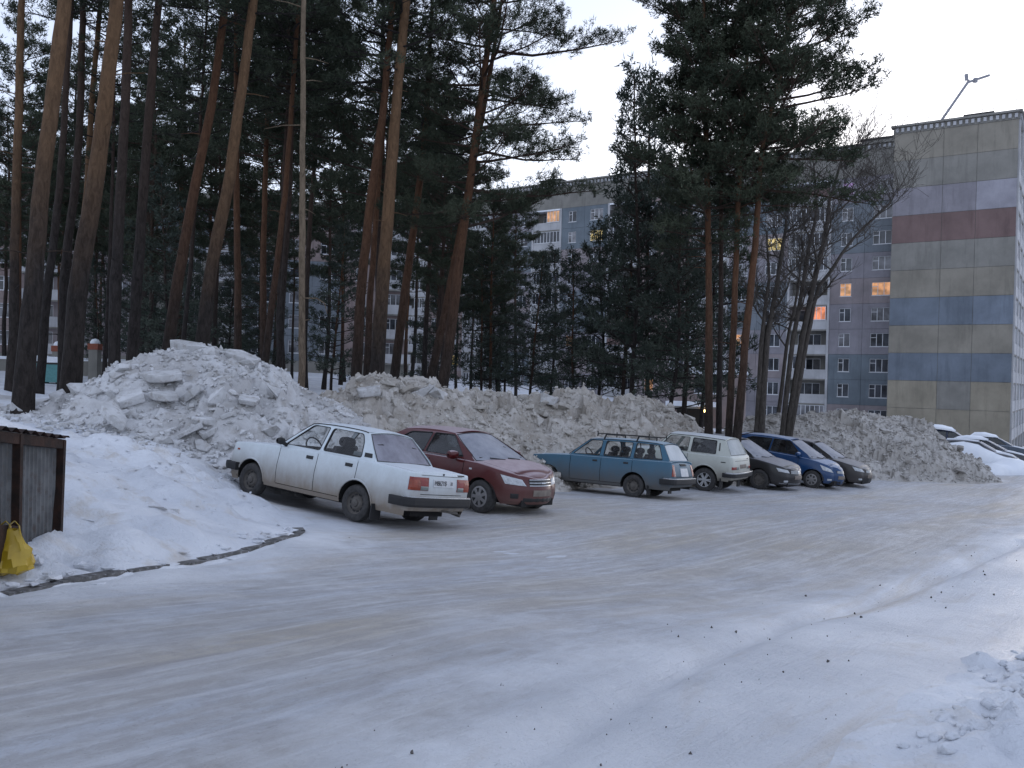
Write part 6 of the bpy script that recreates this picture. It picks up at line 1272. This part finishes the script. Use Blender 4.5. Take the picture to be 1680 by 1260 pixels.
pbl = paint('bright_blue_paint', (0.009, 0.048, 0.14), 0.66, 0.35, 0.42, (0.10, 0.10, 0.11), 0.25, frost_c=(0.44, 0.50, 0.62))
c = Car('hatchback_car', 'bright blue rounded hatchback between the black saloon and the grey one', blu, pbl)
nose(c, [(0.44, 0.60), (0.88, 0.66), (1.00, 0.83), (0.56, 0.71)], [(-0.32, 0.60), (0.32, 0.60), (0.34, 0.68), (-0.34, 0.68)], 0.46, pbl); c.mirror(2.85, 1.06, pbl)
c.place(xy(1331, 801, 28.2), 'f', (0.75, -0.66), -1)
cor = modern(4.54, 1.76, 0.98, 2.6, 1.47, track=1.52, R=0.315, rim=5, rimmat=M['steel'], top=[(0, 0.88), (0.12, 0.98), (0.6, 1.02), (1.4, 1.0), (2.3, 0.965), (3.1, 0.95), (3.45, 0.935), (3.8, 0.885), (4.25, 0.80), (4.45, 0.74), (4.54, 0.70)], wb=(3.42, 0.96), wt=(2.5, 1.42), rt=(1.2, 1.40), rb=(0.5, 1.02), roof=arch_roof(2.5, 1.41, 1.2, 1.395, 0.035), **sed(4.54),
    windows=[dict(poly=[(3.08, 0.995), (2.13, 1.005), (2.13, 1.375), (2.54, 1.365)], mat='glass_dark'), dict(poly=[(2.05, 1.005), (1.15, 1.025), (1.3, 1.25), (1.45, 1.34), (2.05, 1.375)], mat='glass_dark')])
pg_ = paint('taupe_grey_paint', (0.036, 0.032, 0.031), 0.5, 0.4, 0.46, (0.085, 0.075, 0.068), 0.3, frost_c=(0.42, 0.42, 0.45))
c = Car('saloon_car', 'dark grey saloon at the far end of the parked row', cor, pg_)
nose(c, [(0.42, 0.61), (0.86, 0.65), (0.98, 0.79), (0.48, 0.70)], [(-0.34, 0.60), (0.34, 0.60), (0.36, 0.68), (-0.36, 0.68)], 0.47, pg_); c.mirror(2.95, 1.02, pg_); c.patch('lower_grille', M['grille'], [(-0.6, 0.24), (0.6, 0.24), (0.55, 0.42), (-0.55, 0.42)], 'f', 0.01)
c.place(xy(1371, 798, 30.0), 'f', (0.78, -0.63), -1)
# --- snowed-in vehicles beyond the sandy heap
def snow_shell(parent, pts, w, thick, name, seed):
    """drifted snow: a rounded loft over (x, z) spine points, w half width"""
    b = MB(); n = 14; rows = []; r = random.Random(seed)
    for j, (x, z0, z1, ww) in enumerate(pts):
        row = []
        for i in range(n + 1): a = math.pi * i / n; row.append((x + r.gauss(0, 0.015), -math.cos(a) * ww * (1 + r.gauss(0, 0.01)), z0 + (z1 - z0) * math.sin(a) ** 0.55 + r.gauss(0, 0.012)))
        rows.append(row)
    b.add([p for q in rows for p in q], [(j * (n + 1) + i, j * (n + 1) + i + 1, (j + 1) * (n + 1) + i + 1, (j + 1) * (n + 1) + i) for j in range(len(rows) - 1) for i in range(n)] + [tuple(range(n + 1)), tuple((len(rows) - 1) * (n + 1) + i for i in range(n, -1, -1))]); return b.build(name, [M['snow_cap']], parent, True)
van = modern(4.9, 1.9, 1.0, 2.9, 1.95, track=1.6, R=0.33, Ra=0.38, rim='steel', top=[(0, 1.08), (0.1, 1.12), (3.2, 1.1), (3.8, 1.08), (4.4, 0.98), (4.8, 0.82), (4.9, 0.78)], wb=(3.95, 1.1), wt=(3.0, 1.68), rt=(0.35, 1.68), rb=(0.12, 1.13), roof=arch_roof(3.0, 1.67, 0.35, 1.67, 0.05), doors=[(2.6, 3.6), (1.5, 2.6)], seats=(2.9, 1.8), tumble=0.2,
    windows=[dict(poly=[(3.65, 1.15), (2.75, 1.15), (2.75, 1.61), (3.1, 1.61)], mat='glass_dark'), dict(poly=[(2.65, 1.15), (0.5, 1.15), (0.55, 1.61), (2.65, 1.63)], mat='glass_dark')])
pv = paint('navy_paint', (0.012, 0.02, 0.055), 0.9, 0.3, 0.4)
c = Car('van', 'dark navy van under a thick snow cap beyond the sandy heap', van, pv); c.root['category'] = 'van'
snow_shell(c.root, [(x_ - c.xm, z0_ - 0.17, z1_ - 0.17, w_) for x_, z0_, z1_, w_ in ((0.3, 1.86, 1.88, 0.3), (0.4, 1.88, 2.05, 0.66), (0.8, 1.89, 2.14, 0.72), (1.6, 1.90, 2.16, 0.74), (2.4, 1.89, 2.14, 0.73), (2.9, 1.86, 2.05, 0.7), (3.1, 1.8, 1.9, 0.6))], 0.7, 0.2, 'roof_snow', 3)
c.place(xy(1590, 770, 46.5), 'f', (0.88, -0.47), -1)
p4 = dict(cor); p4.update(wmat='frost2', rim='steel')
c = Car('saloon_car', 'dark car half buried in snow, right of the navy van', p4, paint('silver_paint', (0.045, 0.047, 0.055), 0.95, 0.4, 0.4))
snow_shell(c.root, [(0.2 - c.xm, 0.9, 0.95, 0.3), (0.5 - c.xm, 1.0, 1.1, 0.62), (1.2 - c.xm, 1.35, 1.46, 0.55), (1.6 - c.xm, 1.42, 1.60, 0.58), (2.2 - c.xm, 1.42, 1.61, 0.58), (2.6 - c.xm, 1.36, 1.48, 0.5)], 0.7, 0.2, 'roof_snow', 4)
c.place(xy(1655, 772, 43.0), 'f', (0.88, -0.47), -1)
p5 = dict(red); p5.update(wmat='frost2', rmat='frost2')
c = Car('saloon_car', 'car buried to its windows under a smooth snow mound by the sandy heap', p5, paint('hidden_grey_paint', (0.10, 0.10, 0.11), 0.95, 0.3, 0.4))
snow_shell(c.root, [(x_ - c.xm, -0.1, z_, w_) for x_, z_, w_ in ((-0.5, 0.0, 0.5), (-0.2, 0.6, 1.05), (0.4, 1.0, 1.2), (1.2, 1.30, 1.22), (2.0, 1.42, 1.22), (2.6, 1.36, 1.22), (3.4, 1.05, 1.24), (4.2, 0.8, 1.2), (4.8, 0.45, 1.1), (5.4, 0.1, 0.8))], 1, 0.2, 'snow_mound', 5)
c.place(xy(1640, 790, 41.5), 'f', (0.86, -0.5), -1)
p6 = dict(cor); p6.update(rim='steel', wmat='frost2')
c = Car('saloon_car', 'snow-topped car at the far right edge in front of the block', p6, paint('dull_blue_paint', (0.05, 0.07, 0.10), 0.9, 0.4, 0.4))
snow_shell(c.root, [(0.9 - c.xm, 1.2, 1.25, 0.4), (1.3 - c.xm, 1.38, 1.6, 0.56), (1.9 - c.xm, 1.42, 1.68, 0.58), (2.5 - c.xm, 1.38, 1.55, 0.5), (2.7 - c.xm, 1.3, 1.36, 0.3)], 0.7, 0.2, 'roof_snow', 6)
c.place(xy(1665, 757, 52.0), 'f', (0.88, -0.47), -1)

q0 = xy(1618, 790, 39.6); q1 = xy(1705, 776, 42.5); v_ = Vector((q1[0] - q0[0], q1[1] - q0[1], 0)); bb = empty('snow_berm', (q0[0], q0[1], g(*q0)), math.atan2(v_.y, v_.x)); tag(bb, 'low clean snow berm in front of the buried cars at far right', 'snow heap')
snow_shell(bb, [(t_ * 0.5, -0.25, 0.12 + 0.5 * math.sin(math.pi * min(1, t_ / 8)) ** 0.6 + 0.12 * math.sin(t_ * 1.7), 0.5 + 0.45 * math.sin(math.pi * t_ / 9)) for t_ in range(10)], 1, 0.2, 'packed_snow', 9)

# ------------------------------------------------------------------ refuse shed, bag, litter
A_ = at(95, 900, 8.2); B_ = at(-40, 935, 6.55); dirw = Vector((B_.x - A_.x, B_.y - A_.y, 0)); ln = dirw.length + 1.2; dirw.normalize(); perp = Vector((-dirw.y, dirw.x, 0))
if perp.x > 0: perp = -perp
sh = empty('refuse_shed', (A_.x, A_.y, g(A_.x, A_.y)), math.atan2(dirw.y, dirw.x)); tag(sh, 'low corrugated metal refuse shed with rusty posts at the lower left', 'shed')
iy = 1 if Vector((-dirw.y, dirw.x, 0)).dot(perp) > 0 else -1           # local +-y points away from the road
zg = lambda x: g(*(A_ + dirw * x).xy) - sh.location.z
def sheetm(x0, x1, z0f, z1f, y, name, parent=None):
    b = MB(); n = int((x1 - x0) / 0.0125); v = []
    for i in range(n + 1):
        x = x0 + (x1 - x0) * i / n; w = (0.014, 0.014, 0.0, -0.008, -0.008, -0.008, 0.0)[i % 7]; v += [(x, y - iy * w, z0f(x)), (x, y - iy * w, z1f(x))]
    b.add(v, [(2 * i, 2 * i + 2, 2 * i + 3, 2 * i + 1) for i in range(n)]); return b.build(name, [M['zinc']], sh)
HT = 0.92
topz = lambda x: HT + 0.02 + 0.13 * x
for x0, x1 in ((0.04, 0.95), (1.02, 1.9), (1.97, ln)): sheetm(x0, x1, lambda x: zg(x) - 0.05, lambda x: topz(x) - 0.05, iy * 0.03, 'corrugated_sheet')
for x in (0.0, 0.985, 1.935): MB().bar((x + (0.05 if x == 0 else 0), -iy * 0.01, zg(x) - 0.1), (x, -iy * 0.01, topz(x) - 0.01), 0.075, 0.06, 0, (1, 0, 0)).build('post', [M['rust']], sh)
MB().bar((-0.03, -iy * 0.015, topz(0) - 0.05), (ln, -iy * 0.015, topz(ln) - 0.05), 0.05, 0.09).build('top_rail', [M['rust']], sh)
MB().bar((0.985, -iy * 0.03, zg(1) + 0.12), (ln, -iy * 0.03, zg(ln) + 0.45), 0.03, 0.4).build('rusty_plate', [M['rust']], sh)
MB().bar((0, 0, zg(0) + 0.3), (0, iy * 1.4, 0.35), 0.05, 0.05).build('end_rail', [M['rust']], sh); b = MB(); n = 90; v = []
for i in range(n + 1): x = -0.06 + (ln + 0.06) * i / n; w = 0.02 * math.sin(i * 1.05); v += [(x, -iy * 0.07, topz(x) + 0.02 + w), (x, iy * 1.5, topz(x) + 0.12 + w)]
b.add(v, [(2 * i, 2 * i + 2, 2 * i + 3, 2 * i + 1) for i in range(n)]); b.build('corrugated_roof', [M['rust']], sh)
X, Y = np.meshgrid(np.linspace(-0.02, ln, 70), np.linspace(0.02, 1.6, 50)); Z = np.vectorize(topz)(X) + 0.05 + 0.09 * sstep(0.0, 0.35, Y) * sstep(-0.04, 0.2, X) + 0.07 * fbm(X * 3, Y * 3, 71) * sstep(0, 0.3, Y) + 0.06 * Y - 0.05 * sstep(0.12, 0.0, Y)
inst('roof_snow', grid_mesh('roof_snow', X, Y * iy, Z, [M['snow']]), sh)
# yellow carrier bag
M['bag'], nt, p = new_mat('yellow_plastic'); ramp(nt, noise_node(nt, 5, 3, 0.5), [(0.3, (0.36, 0.23, 0.012)), (0.7, (0.50, 0.34, 0.03))], p.inputs['Base Color']); setp(p, rough=0.32, spec=0.5)
bp = at(16, 915, 7.0); zb_ = g(bp.x, bp.y); b = MB(); n = 26; prof = [(0.0, 0.11, 0.75), (0.02, 0.165, 0.8), (0.07, 0.18, 0.8), (0.13, 0.17, 0.75), (0.19, 0.15, 0.6), (0.25, 0.115, 0.45), (0.31, 0.085, 0.3), (0.36, 0.07, 0.14)]; rows = []
for j, (z, r, q) in enumerate(prof):
    rows.append([(r * math.cos(2 * math.pi * i / n) * (1 + 0.10 * math.sin(i * 2.1 + 1.4 * j) + 0.06 * math.sin(i * 5.3 + 2 * j)), r * q * math.sin(2 * math.pi * i / n) * (1 + 0.15 * math.sin(i * 1.7 + 1.3 * j)), z + 0.012 * math.sin(i * 1.3 + j * 2)) for i in range(n)])
b.add([p_ for r in rows for p_ in r], [(j * n + i, j * n + (i + 1) % n, (j + 1) * n + (i + 1) % n, (j + 1) * n + i) for j in range(len(rows) - 1) for i in range(n)] + [tuple(range(n))[::-1], tuple((len(rows) - 1) * n + i for i in range(n))])
bag = empty('carrier_bag', (bp.x, bp.y, zb_ - 0.01), 0.25); tag(bag, 'full yellow plastic carrier bag leaning by the metal shed', 'bag'); b.build('bag_body', [M['bag']], bag, 22)
for dx in (-0.035, 0.03):
    b = MB(); pts = [(dx - 0.045, 0, 0.32), (dx - 0.035, 0.005, 0.40), (dx, 0.008, 0.43), (dx + 0.035, 0.005, 0.39), (dx + 0.045, 0, 0.32)]
    for a, q in zip(pts[:-1], pts[1:]): b.bar(a, q, 0.028, 0.004, 0, (0, 0.2, 1))
    b.build('handle', [M['bag']], bag)
# litter and broken boards
p = at(322, 793, 11.6); b = MB(); b.add([(0, 0, 0), (0.05, 0.01, 0.02), (0.06, 0.03, 0.06), (0.01, 0.02, 0.05), (0.03, -0.01, 0.03)], [(0, 1, 4), (1, 2, 4), (2, 3, 4), (3, 0, 4)]); o = b.build('litter', [plain('green_wrapper', (0.02, 0.32, 0.16), 0.4)]); o.location = (p.x, p.y, g(p.x, p.y) + 0.02); tag(o, 'tiny crumpled green wrapper on the snow bank', 'litter')
p = at(1128, 697, 30.0); o = empty('broken_boards', (p.x, p.y, p.z - 0.15), 0.3); tag(o, 'broken wooden boards lying on the heap behind the ivory off-roader', 'boards')
M['board'] = plain('weathered_board', (0.14, 0.115, 0.085), 0.9)
for k, (dx, dz, a, l) in enumerate(((-0.3, 0.25, -0.35, 1.1), (-0.05, 0.2, -0.45, 1.0), (0.2, 0.1, -0.2, 0.8), (0.0, 0.05, -0.6, 0.9))): MB().bar((dx - l / 2 * math.cos(a), -0.05 * k, dz - l / 2 * math.sin(a)), (dx + l / 2 * math.cos(a), -0.05 * k - 0.1, dz + l / 2 * math.sin(a)), 0.12, 0.03).build('board', [M['board']], o)
